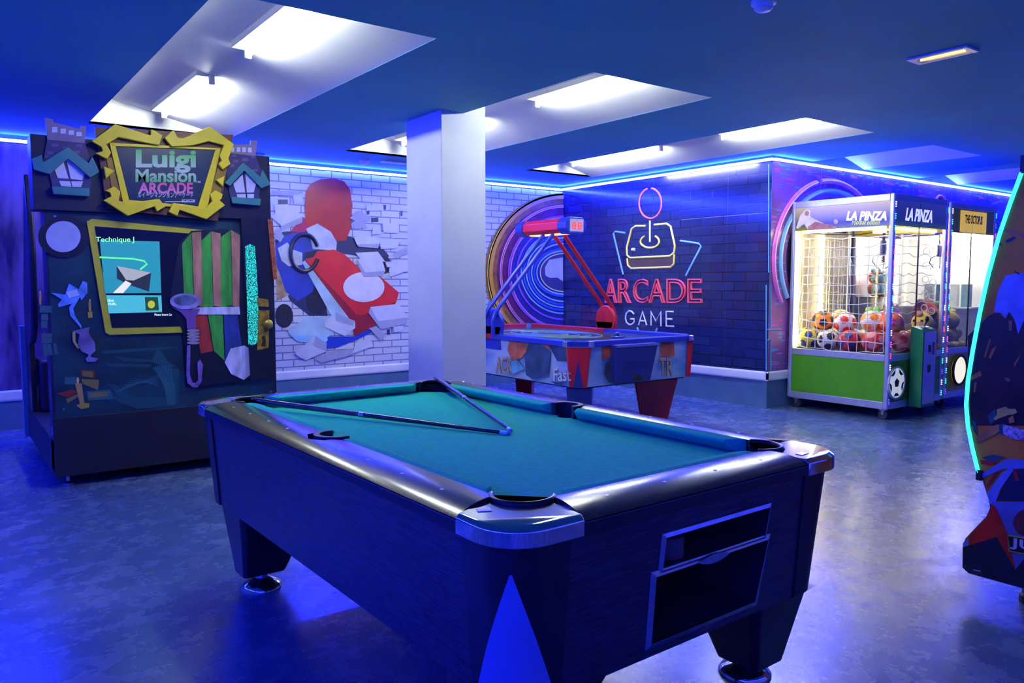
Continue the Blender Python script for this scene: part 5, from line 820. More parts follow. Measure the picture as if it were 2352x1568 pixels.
# screws, casters, levelling feet
mb = MB()
for px_, pz in ((.62, .50), (1.94, .50), (.62, 1.70), (1.90, .62)): mb.lathe([(.008, 0), (.008, -.003)], (px_, BY-.003, pz), 10, 'y')
mb.build('screws', M['steel'], bt)
for x_, y_ in ((.64, 5.68), (1.90, 5.68), (.64, 7.2), (1.90, 7.2)):
    mb = MB(); mb.lathe([(.035, 0), (.035, .008), (.012, .02), (.010, .075)], (x_, y_, 0), 16); mb.build('levelling_foot', M['steel'], bt, smooth=40)
for x_, y_ in ((.80, 5.72), (1.76, 5.72), (.80, 7.1), (1.76, 7.1)):
    o = MB().box(x_-.02, y_-.03, .045, x_+.02, y_+.03, .075).build('caster', M['steel'], bt, bevel=.003)
    MB().lathe([(.010, -.014), (.036, -.014), (.038, -.006), (.038, .006), (.036, .014), (.010, .014)], (x_, y_, .038), 18, 'x').build('wheel', M['rubber'], o, smooth=40)
MB().box(.557, 5.62, .335, .5605, 5.65, .385).build('label_sticker', flat('sticker', (.5, .5, .55)), bt)
# rear door post and hanging dark curtain panel at the booth's open side
MB().box(.53, 7.25, .06, .575, 7.33, .95).build('door_post', mat('post_grey', (.22, .30, .32), .4, noise=.05, scale=9), bt, bevel=.004)
MB().box(.565, 6.95, .30, .60, 7.25, 1.0).build('side_frame', M['black'], bt, bevel=.004)
mb = MB(); prof = [(6.62, .96), (6.56, 1.15), (6.54, 1.5), (6.60, 1.85), (6.70, 2.08), (6.80, 1.9), (6.98, 1.5), (7.14, 1.2), (7.16, .95), (7.0, .84), (6.8, .84)]
mb.prism(prof, 'x', .555, .60); mb.build('side_shield', M['booth_navy'], bt, bevel=.012)

# ------------------------------------------------------------ wall coverings
M['mural_brick'] = brick('mural_brick', (.52, .53, .62), (.60, .61, .70), (.16, .16, .30), (0, 2), .235, .078, .006, .35, .15)
M['arcade_brick'] = brick('arcade_brick', (.008, .012, .06), (.012, .018, .085), (.004, .006, .03), (1, 2), .30, .10, .006, .13, .25, spec=.6)
pu = MB().box(X0, YB-.006, .345, 1.25, YB-.001, 2.49).build('purple_mural', mat('purple_print', (.015, .008, .10), .25, scale=3.0, stretch=(2.2, 1, .5), col2=(.16, .10, .42), detail=3))
tag(pu, 'dark purple wall mural glimpsed at far left past the haunted booth', 'mural')
mu = MB().box(1.252, YB-.006, .345, XI-.006, YB-.001, 2.49).build('wall_mural', M['mural_brick'])
tag(mu, 'white brick wall mural of a bursting red go-kart and neon rings', 'mural')
BB = YB-.006
LAYER = [0.0]
def mp(name, keys, col, t, rough=.35, **kw):
    LAYER[0] += .0009 + .00012*len(ART[keys])
    return artp(name, keys, flat('print_'+name, col, rough, **kw), mu, 'y', BB, LAYER[0])
mp('broken_hole', 'hole', (.02, .025, .09), .000)
mp('kart_tyre', 'kart_tyre', (.012, .012, .03), .001, noise=.3); mp('kart_rear_wheel', 'kart_tan', (.35, .22, .12), .001, noise=.4)
mp('kart_seat', 'kart_seat', (.02, .04, .38), .001, noise=.25, scale=4); mp('seat_trim', 'kart_pad_red', (.42, .01, .10), .0015)
mp('seat_pad', 'kart_pad', (.55, .36, .36), .002, noise=.12, scale=5)
mp('head_rest', 'kart_headrest', (.42, .012, .022), .003, noise=.15, scale=4)
mp('kart_bumper', 'kart_glove', (.50, .54, .66), .003, noise=.15, scale=8)
mp('kart_floor', 'kart_blue', (.015, .04, .45), .002); mp('kart_panel', 'kart_panel', (.40, .56, .68), .003, noise=.15, scale=4); mp('kart_skirt', 'kart_panel_low', (.30, .55, .75), .0035)
mp('kart_hood_side', 'kart_hood_dark', (.25, .012, .02), .004); mp('kart_hood', 'kart_hood', (.62, .022, .022), .005, noise=.12, scale=4)
mp('hood_disc', 'kart_disc', (.72, .68, .76), .006)
mb = MB(); pts = ART['kart_wheel'][0]; mb.tube([(p[0], BB-.020, p[1]) for p in pts], .022, 8); mb.build('steering_wheel', flat('print_wheel', (.015, .015, .03)), mu, smooth=40)
mp('steering_hub', 'kart_hub', (.02, .02, .04), .006)
mp('loose_brick', 'loose_light', (.58, .59, .70), .008, noise=.05); mp('brick_shaded_side', 'loose_mid', (.34, .35, .50), .009, noise=.05)
mp('ring_outer', 'ring_fill_brown', (.24, .09, .02), .0005, noise=.3); mp('ring_plum', 'ring_fill_plum', (.10, .01, .08), .0012, noise=.3); mp('ring_navy', 'ring_fill_navy', (.015, .02, .22), .002, noise=.2)
mp('ring_opening', 'ring_fill_open', (.04, .04, .14), .0028); mp('ring_opening_brick', 'ring_fill_brick', (.40, .42, .60), .0036, scale=20)
RC = {'gold': (.70, .55, .25), 'sky': (.22, .50, .95), 'royal': (.04, .08, .75), 'violet': (.28, .10, .65), 'pink': (.75, .25, .55), 'orange': (.75, .40, .20), 'amber': (.60, .28, .03), 'yellow': (.75, .68, .05)}
RW = {'gold': .008, 'sky': .010, 'royal': .014, 'violet': .012, 'pink': .008, 'orange': .006, 'amber': .035, 'yellow': .014}
for k_ in [k for k in ART if k.startswith('ring_') and k[5:7].isdigit()]:
    c_ = k_.split('_')[2]; pts = ART[k_][0]; mb = MB(); n_ = len(pts)
    cxx = max(p[0] for p in pts); czz = (pts[0][1]+pts[-1][1])/2; w_ = RW[c_]
    for i in range(n_-1):
        def sh(p, s): 
            d = Vector((p[0]-cxx, p[1]-czz)); L_ = max(d.length, 1e-4); return (p[0]+d.x/L_*s, p[1]+d.y/L_*s)
        mb.prism([sh(pts[i], -w_), sh(pts[i+1], -w_), sh(pts[i+1], w_), sh(pts[i], w_)], 'y', BB-.034, BB-.035)
    mb.build('neon_ring', flat('ring_'+c_+k_[5:7], RC[c_]), mu)
mp('blue_square', 'mural_blue_sq', (.05, .35, .75), .001)
# dark arcade sign wall
am = MB().box(XI-.006, YR-.0005, .372, XI-.001, YB-.007, 2.505).build('arcade_mural', M['arcade_brick'])
tag(am, 'glossy dark navy brick mural printed with a neon joystick and ARCADE GAME', 'mural')
AB = XI-.006
def neon(name, polys, col, r, closed=False, hot=1.0):
    mb = MB()
    for q_ in polys:
        mb.tube([(AB-.002, p[0], p[1]) for p in q_], r, 8, closed=closed)
    mb.v = [(min(v[0], AB), v[1], v[2]) for v in mb.v]
    mb.build(name, flat('neon_'+name, col, .4), am, smooth=60)
artp('box_fill', 'n_fill', flat('print_box_fill', (.07, .04, .03), .3), am, 'x', AB, 0, .0008)
neon('pink_loop', ART['n_pink'], (.85, .16, .24), .011); neon('stick_line', ART['n_stick'], (.85, .85, .92), .012)
neon('yellow_outline', ART['n_yellow'], (.85, .72, .12), .013); neon('button_line', ART['n_button'], (.75, .75, .9), .02); neon('blue_corner_lines', ART['n_blue'], (.18, .42, .90), .012)
neon('game_lettering', ART['n_game'], (.68, .72, .92), .011)
mb = MB()
for ch, q_ in zip('ARCADE', ART['n_letters']): wall_text(mb, ch, q_, 'x', AB, .002, outline=.022)
mb.v = [(min(v[0], AB), v[1], v[2]) for v in mb.v]
mb.build('arcade_lettering', flat('neon_arcade', (.90, .10, .14), .4), am, smooth=60)
for yy in (5.35, 6.42, 7.45): MB().box(AB-.0008, yy-.0012, .375, AB, yy+.0012, 2.5).build('panel_seam', M['booth_navy'], am)
structure(MB().box(XI-.010, YR-.011, .40, XI-.0005, YR-.0065, 2.495).build('trim_1', mat('corner_bead', (.10, .12, .25), .3, noise=.1, scale=9)))
# purple wall behind the claw machines
def glitch_mat():
    m = bpy.data.materials.new('glitch_print'); m.use_nodes = True; nt = m.node_tree; b = nt.nodes['Principled BSDF']; b.inputs['Roughness'].default_value = .3
    tc = nt.nodes.new('ShaderNodeTexCoord')
    def nz(sc, st, det=2):
        mp_ = nt.nodes.new('ShaderNodeMapping'); mp_.inputs['Scale'].default_value = st; n = nt.nodes.new('ShaderNodeTexNoise'); n.inputs['Scale'].default_value = sc; n.inputs['Detail'].default_value = det
        nt.links.new(tc.outputs['Object'], mp_.inputs['Vector']); nt.links.new(mp_.outputs[0], n.inputs['Vector']); return n
    base = nz(.9, (1, 1, 1)); rp = nt.nodes.new('ShaderNodeValToRGB'); rp.color_ramp.elements[0].position = .35; rp.color_ramp.elements[1].position = .65
    rp.color_ramp.elements[0].color = (.05, .03, .16, 1); rp.color_ramp.elements[1].color = (.34, .12, .34, 1)
    nt.links.new(base.outputs['Fac'], rp.inputs['Fac'])
    prev = rp.outputs['Color']
    for sc, st, col, th in ((10, (.35, 1, 2.6), (.05, .40, .65, 1), .63), (9, (.4, 1, 2.4), (.65, .12, .62, 1), .64), (16, (3, 1, .12), (.40, .12, .40, 1), .62)):
        n = nz(sc, st); gt = nt.nodes.new('ShaderNodeMath'); gt.operation = 'GREATER_THAN'; gt.inputs[1].default_value = th
        mx = nt.nodes.new('ShaderNodeMix'); mx.data_type = 'RGBA'; nt.links.new(n.outputs['Fac'], gt.inputs[0]); nt.links.new(gt.outputs[0], mx.inputs['Factor'])
        nt.links.new(prev, mx.inputs['A']); mx.inputs['B'].default_value = col; prev = mx.outputs['Result']
    nt.links.new(prev, b.inputs['Base Color']); return m
pm = MB().box(XI+.003, YR-.006, .385, X1, YR-.001, 2.505).build('neon_mural', glitch_mat())
tag(pm, 'purple digital mural with pink and cyan neon ring behind the claw machines', 'mural')
RBB = YR-.006
artp('ring_dark_centre', 'r_dark', flat('print_ring_dark', (.015, .015, .06)), pm, 'y', RBB, 0)
for nm, col, r_ in (('r_pink', (.85, .16, .50), .028), ('r_cyan', (.20, .62, .85), .026), ('r_lines', (.10, .40, .70), .006), ('r_pink2', (.80, .15, .65), .02)):
    mb = MB()
    for q_ in ART[nm]: mb.tube([(p[0], RBB-.003, p[1]) for p in q_], r_, 8)
    mb.v = [(v[0], min(v[1], RBB), v[2]) for v in mb.v]
    mb.build({'r_pink': 'pink_neon_ring', 'r_cyan': 'cyan_neon_ring', 'r_lines': 'circuit_lines', 'r_pink2': 'small_pink_ring'}[nm], flat('print_'+nm, col, .4), pm, smooth=60)
# a core line inside the thick neon, paler
for nm, col in (('r_pink', (.95, .55, .75)), ('r_cyan', (.65, .85, .95))):
    mb = MB()
    for q_ in ART[nm]: mb.tube([(p[0], RBB-.026, p[1]) for p in q_], .009, 6)
    mb.build({'r_pink': 'pink_ring_core', 'r_cyan': 'cyan_ring_core'}[nm], flat('print_core_'+nm, col, .4), pm, smooth=60)

# ------------------------------------------------------------ claw machines
M['claw_green'] = mat('claw_green', (.07, .30, .008), .3, noise=.05, scale=6)
M['coin_green'] = mat('coin_green', (.015, .22, .06), .3, noise=.05, scale=6)
M['claw_yellow'] = mat('claw_yellow', (.62, .47, .006), .3, noise=.05, scale=6)
M['glass'] = clear('clear_glass', (.97, .98, 1.0), .10)
M['deck_dark'] = mat('deck_dark', (.08, .08, .07), .5, noise=.2, scale=9)
M['cream_panel'] = mat('cream_panel', (.42, .40, .34), .4, noise=.25, scale=3, stretch=(8, 1, .3))  # upright streaks in the colour stand in for reflections
M['white_panel'] = mat('white_panel', (.9, .9, .86), .4, noise=.04, scale=5)
M['net_white'] = mat('net_white', (.85, .82, .68), .7, noise=.05, scale=40)
DOT = {k: emis('dot_'+k, c, 3.2) for k, c in (('white', (.8, .85, 1)), ('cyan', (.05, .6, 1)), ('green', (.02, .9, .35)), ('blue', (.06, .03, 1)), ('red', (1, .03, .08)), ('pink', (1, .05, .7)))}
def caster(par, x, y):
    o = MB().box(x-.025, y-.03, .085, x+.025, y+.03, .105).box(x-.022, y-.012, .045, x-.017, y+.014, .09).box(x+.017, y-.012, .045, x+.022, y+.014, .09).build('caster', M['steel'], par, bevel=.002)
    MB().lathe([(.012, -.015), (.043, -.015), (.047, -.008), (.047, .008), (.043, .015), (.012, .015)], (x, y, .047), 22, 'x').build('wheel', M['rubber'], o, smooth=40)
def claw_machine(label, x0, x1, y0, y1, panel, ztop, right_wall):
    t = thing('claw_machine', label, 'claw machine', ((x0+x1)/2, (y0+y1)/2, 0), group='claw machines by the purple wall')
    p = .045
    for i, (x, y) in enumerate(((x0, y0), (x1-p, y0), (x0, y1-p), (x1-p, y1-p))):
        o = MB().box(x, y, .10, x+p, y+p, ztop).build('post', M['alu'], t, bevel=.014, seg=3)
        if y == y0:
            seq = ['white', 'cyan', 'green', 'blue', 'red', 'pink', 'red', 'white', 'cyan', 'green', 'blue', 'white', 'pink', 'red', 'white', 'cyan', 'green', 'blue']; ks = list(DOT)
            for g in range(18):
                mb = MB()
                for d in range(3):
                    zz = 2.03-g*.108-d*.02; mb.box(x+.0255, y-.005, zz-.004, x+.0335, y+.001, zz+.004)
                mb.build('dot_light', DOT[seq[(g+i*2) % 18]], o)
    def railz(z0, z1, nm, m, ins=0.0):
        mb = MB()
        mb.box(x0+p, y0+.004+ins, z0, x1-p, y0+p-.01+ins, z1); mb.box(x0+p, y1-p+.01, z0, x1-p, y1-.004, z1)
        mb.box(x0+.004+ins, y0+p, z0, x0+p-.01+ins, y1-p, z1); mb.box(x1-p+.01, y0+p, z0, x1-.004, y1-p, z1)
        return mb.build(nm, m, t, bevel=.003)
    railz(.10, .168, 'base_rail', M['alu']); railz(.552, .615, 'deck_rail', M['alu']); railz(2.045, ztop-.004, 'top_rail', M['alu'])
    railz(.168, .552, 'lower_panel', panel, .006)
    MB().box(x0+.03, y0+.03, .575, x1-.03, y1-.03, .598).build('prize_deck', M['deck_dark'], t)
    MB().box(x0+.02, y0+.02, ztop-.03, x1-.02, y1-.02, ztop-.008).build('roof', M['white_panel'], t)
    MB().box(x0+.03, y0+.03, .11, x1-.03, y1-.03, .13).build('bottom_plate', M['alu'], t)
    for nm, a in (('glass_pane', (x0+.012, y0+p, .615, x0+.018, y1-p, 1.83)), ('glass_pane', (x1-.018, y0+p, .615, x1-.012, y1-p, 1.83)), ('glass_pane', (x0+p, y0+.012, .615, (x0+x1)/2-.033, y0+.018, 1.83)), ('glass_door', ((x0+x1)/2-.03, y0+.012, .615, x1-p, y0+.018, 1.83))):
        if right_wall and a[0] > x1-.03: nm = 'side_lining'
        MB().box(*a).build(nm, M['white_panel'] if nm == 'side_lining' else M['glass'], t)
    MB().box((x0+x1)/2-.0335, y0+.008, .615, (x0+x1)/2-.0295, y0+.022, 2.04).build('door_edge', M['black'], t)
    return t
CX0, CX1, CY0, CY1 = 7.117, 8.19, 3.72, 4.79
c1 = claw_machine('tall green and silver claw machine full of footballs behind a white net', CX0, CX1, CY0, CY1, M['claw_green'], 2.112, False)
def banner_mat(name, lo, mid, hi):
    m = bpy.data.materials.new(name); m.use_nodes = True; nt = m.node_tree; b = nt.nodes['Principled BSDF']; b.inputs['Roughness'].default_value = .15
    tc = nt.nodes.new('ShaderNodeTexCoord'); sp = nt.nodes.new('ShaderNodeSeparateXYZ'); mr = nt.nodes.new('ShaderNodeMapRange'); rp = nt.nodes.new('ShaderNodeValToRGB')
    mr.inputs['From Min'].default_value = 1.80; mr.inputs['From Max'].default_value = 2.05
    e = rp.color_ramp.elements; e[0].color = (*lo, 1); e[1].color = (*hi, 1); x = e.new(.3); x.color = (*mid, 1)
    nt.links.new(tc.outputs['Object'], sp.inputs[0]); nt.links.new(sp.outputs[2], mr.inputs['Value']); nt.links.new(mr.outputs[0], rp.inputs['Fac']); nt.links.new(rp.outputs['Color'], b.inputs['Base Color']); nt.links.new(rp.outputs['Color'], b.inputs['Emission Color']); b.inputs['Emission Strength'].default_value = 1.1; return m
bm_ = banner_mat('pitch_print', (.10, .11, .012), (.03, .03, .02), (.24, .19, .11))
bl = MB().box(CX0+.010, CY0+.045, 1.815, CX0+.016, CY1-.045, 2.045).build('banner', bm_, c1)
BX = CX0+.010
artp('footballer_print', 'c_player', flat('kit_white', (.72, .62, .45), .3, noise=.2), bl, 'x', BX, .0, .001)
MB().lathe([(.001, 0), (.026, 0), (.026, -.001), (.001, -.001)], (BX-.0005, 4.62, 1.985), 16, 'x').build('head_print', flat('head_print', (.35, .16, .08), .4), bl)
artp('leg_print', 'c_leg', flat('leg_print', (.42, .13, .05), .3, noise=.4), bl, 'x', BX, .0012, .002)
artp('ball_print', 'c_ballp', flat('ball_print', (.62, .45, .35), .3, noise=.3), bl, 'x', BX, .0005, .0015)
mb = MB(); wall_text(mb, 'LA PINZA', ART['c_t1'][0], 'x', BX, .002, shear=.3, bold=.04, extrude=.0008); mb.build('banner_lettering', mat('banner_white', (.8, .8, .8), .3, emit=(.85, .85, .85), es=.6), bl)
mb = MB(); wall_text(mb, 'Football edition', ART['c_t2'][0], 'x', BX, .002, shear=.35, extrude=.0008); mb.build('banner_small_lettering', mat('banner_lime', (.50, .62, .06), .3, emit=(.5, .62, .06), es=.5), bl)
bf = MB().box(CX0+.045, CY0+.010, 1.815, CX1-.045, CY0+.0115, 2.045).build('banner', banner_mat('pitch_print_dark', (.015, .05, .03), (.008, .012, .09), (.012, .018, .14)), c1)
mb = MB(); b4 = ART['c_f_t1'][0]; wall_text(mb, 'LA PINZA', [(7.34, 1.99), (7.86, 1.99), (7.86, 1.87), (7.34, 1.87)], 'y', CY0+.010, .001, shear=.3, bold=.04, extrude=.0008); mb.build('banner_lettering', mat('banner_white_front', (.6, .62, .7), .3, emit=(.6, .65, .85), es=.7), bf)
# back and side linings, lamps
MB().box(CX0+.045, CY1-.03, .615, CX1-.045, CY1-.022, 1.83).build('back_panel', M['cream_panel'], c1)
for a in ((CX0+.06, CY1-.05, .63, CX0+.06, CY1-.05, 1.80), (7.62, CY1-.05, .9, 7.62, CY1-.05, 1.80)):
    MB().tube([a[:3], a[3:]], .013, 8).build('lamp_tube', M['warm_tube'], c1, smooth=40)
for a in ((CX0+.10, CY0+.08, 1.80, CX1-.1, CY0+.08, 1.80), (CX0+.05, CY0+.10, 1.80, CX0+.05, CY1-.1, 1.80)):
    MB().tube([a[:3], a[3:]], .013, 8).build('lamp_tube', M['warm_tube'], c1, smooth=40)
MB().box(7.55, 3.80, 1.77, 8.08, 3.95, 1.80).build('lamp_shade', M['claw_yellow'], c1)
# ring stickers on the right-hand pane
for i in range(6):
    for j in range(2):
        if i == 5 and j: continue
        c = (CX1-.020, 3.92-.075*j, 1.61-.145*i-.03*j); MB().tube([(c[0], c[1]+.033*math.cos(2*PI*k/14), c[2]+.033*math.sin(2*PI*k/14)) for k in range(14)], .004, 6, closed=True).build('ring_sticker', flat('sticker_pale', (.6, .6, .55)) if (i, j) == (0, 0) else bpy.data.materials['sticker_pale'], c1)
# prize flap with a football design
cc = (7.27, CY0, .345)
o = MB().lathe([(.001, .006), (.148, .006), (.148, -.004), (.138, -.006), (.001, -.006)], cc, 32, 'y').build('prize_flap', mat('flap_white_glow', (.72, .74, .68), .35, noise=.05, scale=9, emit=(.6, .66, .55), es=.45), c1, smooth=40)  # flap is no lamp; a mild glow is put into its colour
MB().tube([(cc[0]+.150*math.cos(2*PI*k/32), CY0-.004, cc[2]+.150*math.sin(2*PI*k/32)) for k in range(32)], .010, 8, closed=True).build('flap_ring', flat('flap_ring', (.55, .56, .50)), o, smooth=60)
mb = MB()
def pent(cx, cz, r, a0): return [(cx+r*math.cos(R(a0+72*k)), cz+r*math.sin(R(a0+72*k))) for k in range(5)]
mb.prism(pent(cc[0], cc[2], .045, 90), 'y', CY0-.006, CY0-.0075)
for k in range(5):
    a = R(90+72*k+36); mb.prism([(cc[0]+.135*math.cos(a-.38), cc[2]+.135*math.sin(a-.38)), (cc[0]+.135*math.cos(a+.38), cc[2]+.135*math.sin(a+.38)), (cc[0]+.098*math.cos(a+.2), cc[2]+.098*math.sin(a+.2)), (cc[0]+.098*math.cos(a-.2), cc[2]+.098*math.sin(a-.2))], 'y', CY0-.006, CY0-.0075)
mb.build('flap_pattern', M['black'], o)
# coin box
def coin_box(par, x0, x1, y0, y1, body):
    o = MB().prism([(y1, .10), (y0, .10), (y0, .825), (y0+.02, .845), (y1, .875)], 'x', x0, x1).build('coin_box', body, par, bevel=.004)
    MB().box(x0+.02, y0-.004, .13, x1-.02, y0, .82).build('coin_plate', M['steel'], o, bevel=.002)
    for z_ in (.66, .47):
        MB().box(x0+.10, y0-.007, z_-.035, x0+.15, y0-.003, z_+.035).build('coin_slot', M['black'], o)
    MB().box(x0+.18, y0-.006, .6, x0+.22, y0-.003, .72).build('price_sticker', flat('sticker_red', (.5, .08, .05)), o)
    MB().lathe([(.05, 0), (.05, .008), (.03, .014), (.012, .016)], ((x0+x1)/2, (y0+y1)/2, .858), 18).build('joystick_plate', M['steel'], o, smooth=40)
    mb = MB(); c = ((x0+x1)/2, (y0+y1)/2, .87); mb.tube([c, (c[0]+.01, c[1]-.015, c[2]+.05)], .008, 8); mb.ball((c[0]+.012, c[1]-.018, c[2]+.07), .026, 8, (.7, .7, 1.2)); mb.build('joystick', M['black'], o, smooth=50)
coin_box(c1, 7.50, 7.77, 3.595, 3.716, M['coin_green'])
for x_, y_ in ((7.17, 3.78), (7.17, 4.70), (7.86, 3.78), (8.12, 4.70)): caster(c1, x_, y_)
# claw on its gantry
g = MB().box(CX0+.05, 4.04, 1.80, CX1-.05, 4.08, 1.825).box(7.52, 4.0, 1.775, 7.68, 4.14, 1.80).build('gantry', M['steel'], c1)
o = MB().lathe([(.03, 1.56), (.03, 1.70), (.012, 1.71), (.012, 1.80)], (7.6, 4.07, 0), 14).build('claw', flat('claw_blue', (.12, .14, .45), .3), c1, smooth=40)
for k in range(3):
    a = R(120*k+20); P_ = [(.02, 1.58), (.085, 1.55), (.10, 1.50), (.055, 1.44), (.03, 1.43)]
    MB().tube([(7.6+r_*math.cos(a), 4.07+r_*math.sin(a), z_) for r_, z_ in P_], .006, 6).build('claw_finger', M['steel'], o, smooth=50)
mb = MB(); mb.tube([(7.57+.014*math.cos(k*1.3), 4.05+.014*math.sin(k*1.3), 1.80-.0035*k) for k in range(90)], .004, 5); mb.build('coiled_cord', M['black'], o, smooth=60)
mb = MB(); mb.tube([(7.22, 4.7, 1.80), (7.3, 4.5, 1.775), (7.45, 4.25, 1.765), (7.58, 4.08, 1.80)], .005, 6); mb.build('gantry_cable', M['black'], c1)
# football net hanging inside the panes
nt_ = thing('goal_net', 'white knotted goal net hanging inside the green claw machine', 'net', (7.2, 4.25, .62))
rnd = random.Random(3); mb = MB()
ys = [3.80+.088*i for i in range(11)]; zs = [.63+.092*i for i in range(13)]
jit = {(i, j): (rnd.uniform(-.012, .012), rnd.uniform(-.012, .012), rnd.uniform(-.01, .01)) for i in range(11) for j in range(13)}
def NP(i, j):
    d = jit[i, j]; return (7.163+abs(d[0])*.8, ys[i]+d[1], zs[j]+d[2]-.012*math.sin(PI*i/10))
for i in range(11): mb.tube([NP(i, j) for j in range(13)], .0036, 4)
for j in range(13): mb.tube([NP(i, j) for i in range(11)], .0040, 4)
mb.build('side_net', M['net_white'], nt_)
mb = MB(); xs_ = [7.2+.07*i for i in range(13)]
jit2 = {(i, j): (rnd.uniform(-.012, .012), rnd.uniform(-.012, .012)) for i in range(13) for j in range(13)}
def NQ(i, j): return (xs_[i]+jit2[i, j][0], 4.725+.012*math.sin(i*1.7), zs[j]+jit2[i, j][1])
for i in range(13): mb.tube([NQ(i, j) for j in range(13)], .0034, 4)
for j in range(13): mb.tube([NQ(i, j) for i in range(13)], .0036, 4)
mb.build('back_net', M['net_white'], nt_)
mb = MB()
for j in range(0, 13): mb.tube([(7.18+.09*i, 3.775+rnd.uniform(0, .008), zs[j]+rnd.uniform(-.02, .02)) for i in range(11)], .0034, 4)
mb.build('front_net', M['net_white'], nt_)

# footballs
def ball_mesh(r):
    bm = bmesh.new(); bmesh.ops.create_icosphere(bm, subdivisions=4, radius=r)
    ico = bmesh.new(); bmesh.ops.create_icosphere(ico, subdivisions=1, radius=1); dirs = [v.co.normalized() for v in ico.verts]; ico.free()
    for f in bm.faces:
        c = f.calc_center_median().normalized(); f.smooth = True
        d = max(c.dot(q) for q in dirs); f.material_index = 1 if d > .925 else 0
    me = bpy.data.meshes.new('football'); bm.to_mesh(me); bm.free(); return me
BALL = ball_mesh(.109)
C_ = dict(orange=(.85, .22, .01), yellow=(.72, .58, .02), white=(.82, .80, .72), red=(.72, .025, .02), black=(.02, .02, .025), navy=(.02, .04, .22), sky=(.45, .65, .72), tan=(.62, .40, .20), pink=(.85, .30, .28), lime=(.25, .45, .08))
BM = {k: mat('ball_'+k, c, .3, noise=.05, scale=20, coat=.2) for k, c in C_.items()}
def football(x, y, z, base, patch, label, rot):
    o = bpy.data.objects.new('football', BALL.copy()); COL.objects.link(o)
    o.data.materials.append(BM[base]); o.data.materials.append(BM[patch])
    o.location = (x, y, z); o.rotation_euler = rot
    tag(o, label, 'ball', 'footballs in the green claw machine')
FB_ = [(7.285, 4.668, .712, 'yellow', 'navy', 'yellow football with navy patches at the bottom left of the net'),
       (7.285, 4.440, .712, 'white', 'black', 'white football with black patches in the front row against the net'),
       (7.285, 4.212, .712, 'red', 'navy', 'red and navy football in the front row against the net'),
       (7.31, 3.975, .712, 'red', 'pink', 'red football with pink patches in the front row near the corner post'),
       (7.40, 4.575, .895, 'orange', 'black', 'orange football with black patches on top of the pile left of the net'),
       (7.42, 4.345, .885, 'white', 'red', 'white football with red patches resting on the front row'),
       (7.45, 4.075, .905, 'white', 'orange', 'white football with big orange patches above the red one'),
       (7.42, 3.86, .90, 'orange', 'red', 'orange football with red patches behind the corner post'),
       (7.52, 4.65, .712, 'white', 'tan', 'cream football at the back left of the claw machine pile'),
       (7.52, 4.30, .712, 'pink', 'white', 'pink football half hidden behind the front row'),
       (7.54, 4.05, .712, 'orange', 'yellow', 'orange and yellow football behind the red and pink one'),
       (7.60, 3.84, .712, 'pink', 'red', 'large pink football by the front glass of the claw machine'),
       (7.64, 4.52, .90, 'white', 'yellow', 'white football with yellow patches at the rear of the pile'),
       (7.78, 4.62, .712, 'tan', 'white', 'tan football in the back corner of the claw machine'),
       (7.78, 4.30, .712, 'lime', 'white', 'lime football in the middle of the claw machine floor'),
       (7.82, 3.86, .712, 'tan', 'orange', 'tan football with orange patches near the joystick'),
       (7.72, 4.08, .90, 'red', 'white', 'red football with white patches high at the rear of the pile')]
for i, (x, y, z, b_, p_, l_) in enumerate(FB_): football(x, y, z, b_, p_, l_, (i*.9, i*1.7, i*.6))
# plush toys
def plush(loc, s, col, col2, label, group):
    t = thing('plush_toy', label, 'soft toy', loc, group=group, world=False)
    m1 = mat('plush_'+label[:18].replace(' ', '_'), col, .95, noise=.1, scale=40, bump=.3); m2 = mat('trim_'+label[:18].replace(' ', '_'), col2, .9, noise=.1, scale=40)
    MB().ball((0, 0, .075*s), .075*s, 9, (1, .9, 1)).build('body', m1, t, smooth=60)
    h = MB().ball((0, 0, .19*s), .068*s, 9).build('head', m1, t, smooth=60)
    for sx in (-1, 1):
        MB().ball((sx*.048*s, 0, .25*s), .024*s, 6).build('ear', m2, t, smooth=60)
        MB().ball((sx*.075*s, -.03*s, .10*s), .028*s, 6, (1, 1, 1.4)).build('arm', m1, t, smooth=60)
        MB().ball((sx*.045*s, -.06*s, .025*s), .032*s, 6, (1, 1.3, .8)).build('foot', m2, t, smooth=60)
        MB().ball((-.062*s, sx*.026*s, .205*s), .010*s, 5).build('eye', M['black'], h, smooth=60)
    MB().ball((-.062*s, 0, .178*s), .026*s, 6, (.7, 1, .8)).build('muzzle', m2, h, smooth=60)
PG = 'soft toys in the claw machines'
plush((8.02, 3.86, .60), 1.5, (.70, .52, .02), (.62, .35, .03), 'yellow soft toy against the front glass of the green claw machine', PG)
plush((7.98, 4.36, .60), 1.6, (.16, .50, .14), (.30, .62, .20), 'green soft toy sitting at the back of the football machine', PG)

# yellow claw machine
DX0, DX1 = 8.275, 9.33
c2 = claw_machine('yellow claw machine with a white prize window beside the green one', DX0, DX1, CY0+.02, CY1, M['claw_yellow'], 2.10, True)
DY = CY0+.02
for a in ((DX0+.008, DY+.045, 1.80, DX0+.016, CY1-.045, 2.045), (DX0+.045, DY+.012, 1.80, DX1-.045, DY+.018, 2.045)):
    o = MB().box(*a).build('banner', M['claw_yellow'], c2)
MB().box(8.50, DY+.008, 1.81, 9.10, DY+.0115, 2.03).build('title_card', mat('title_yellow', (.60, .40, .01), .3, emit=(.6, .4, .01), es=.6), o)
mb = MB(); text_fit(mb, 'THE OCTOPUS', [(8.60, DY+.007, 1.99), (9.00, DY+.007, 1.99), (9.00, DY+.007, 1.90), (8.60, DY+.007, 1.90)], (0, -1, 0), bold=.03, extrude=.0008); mb.build('banner_lettering', flat('octo_brown', (.10, .03, .01), .4), o)
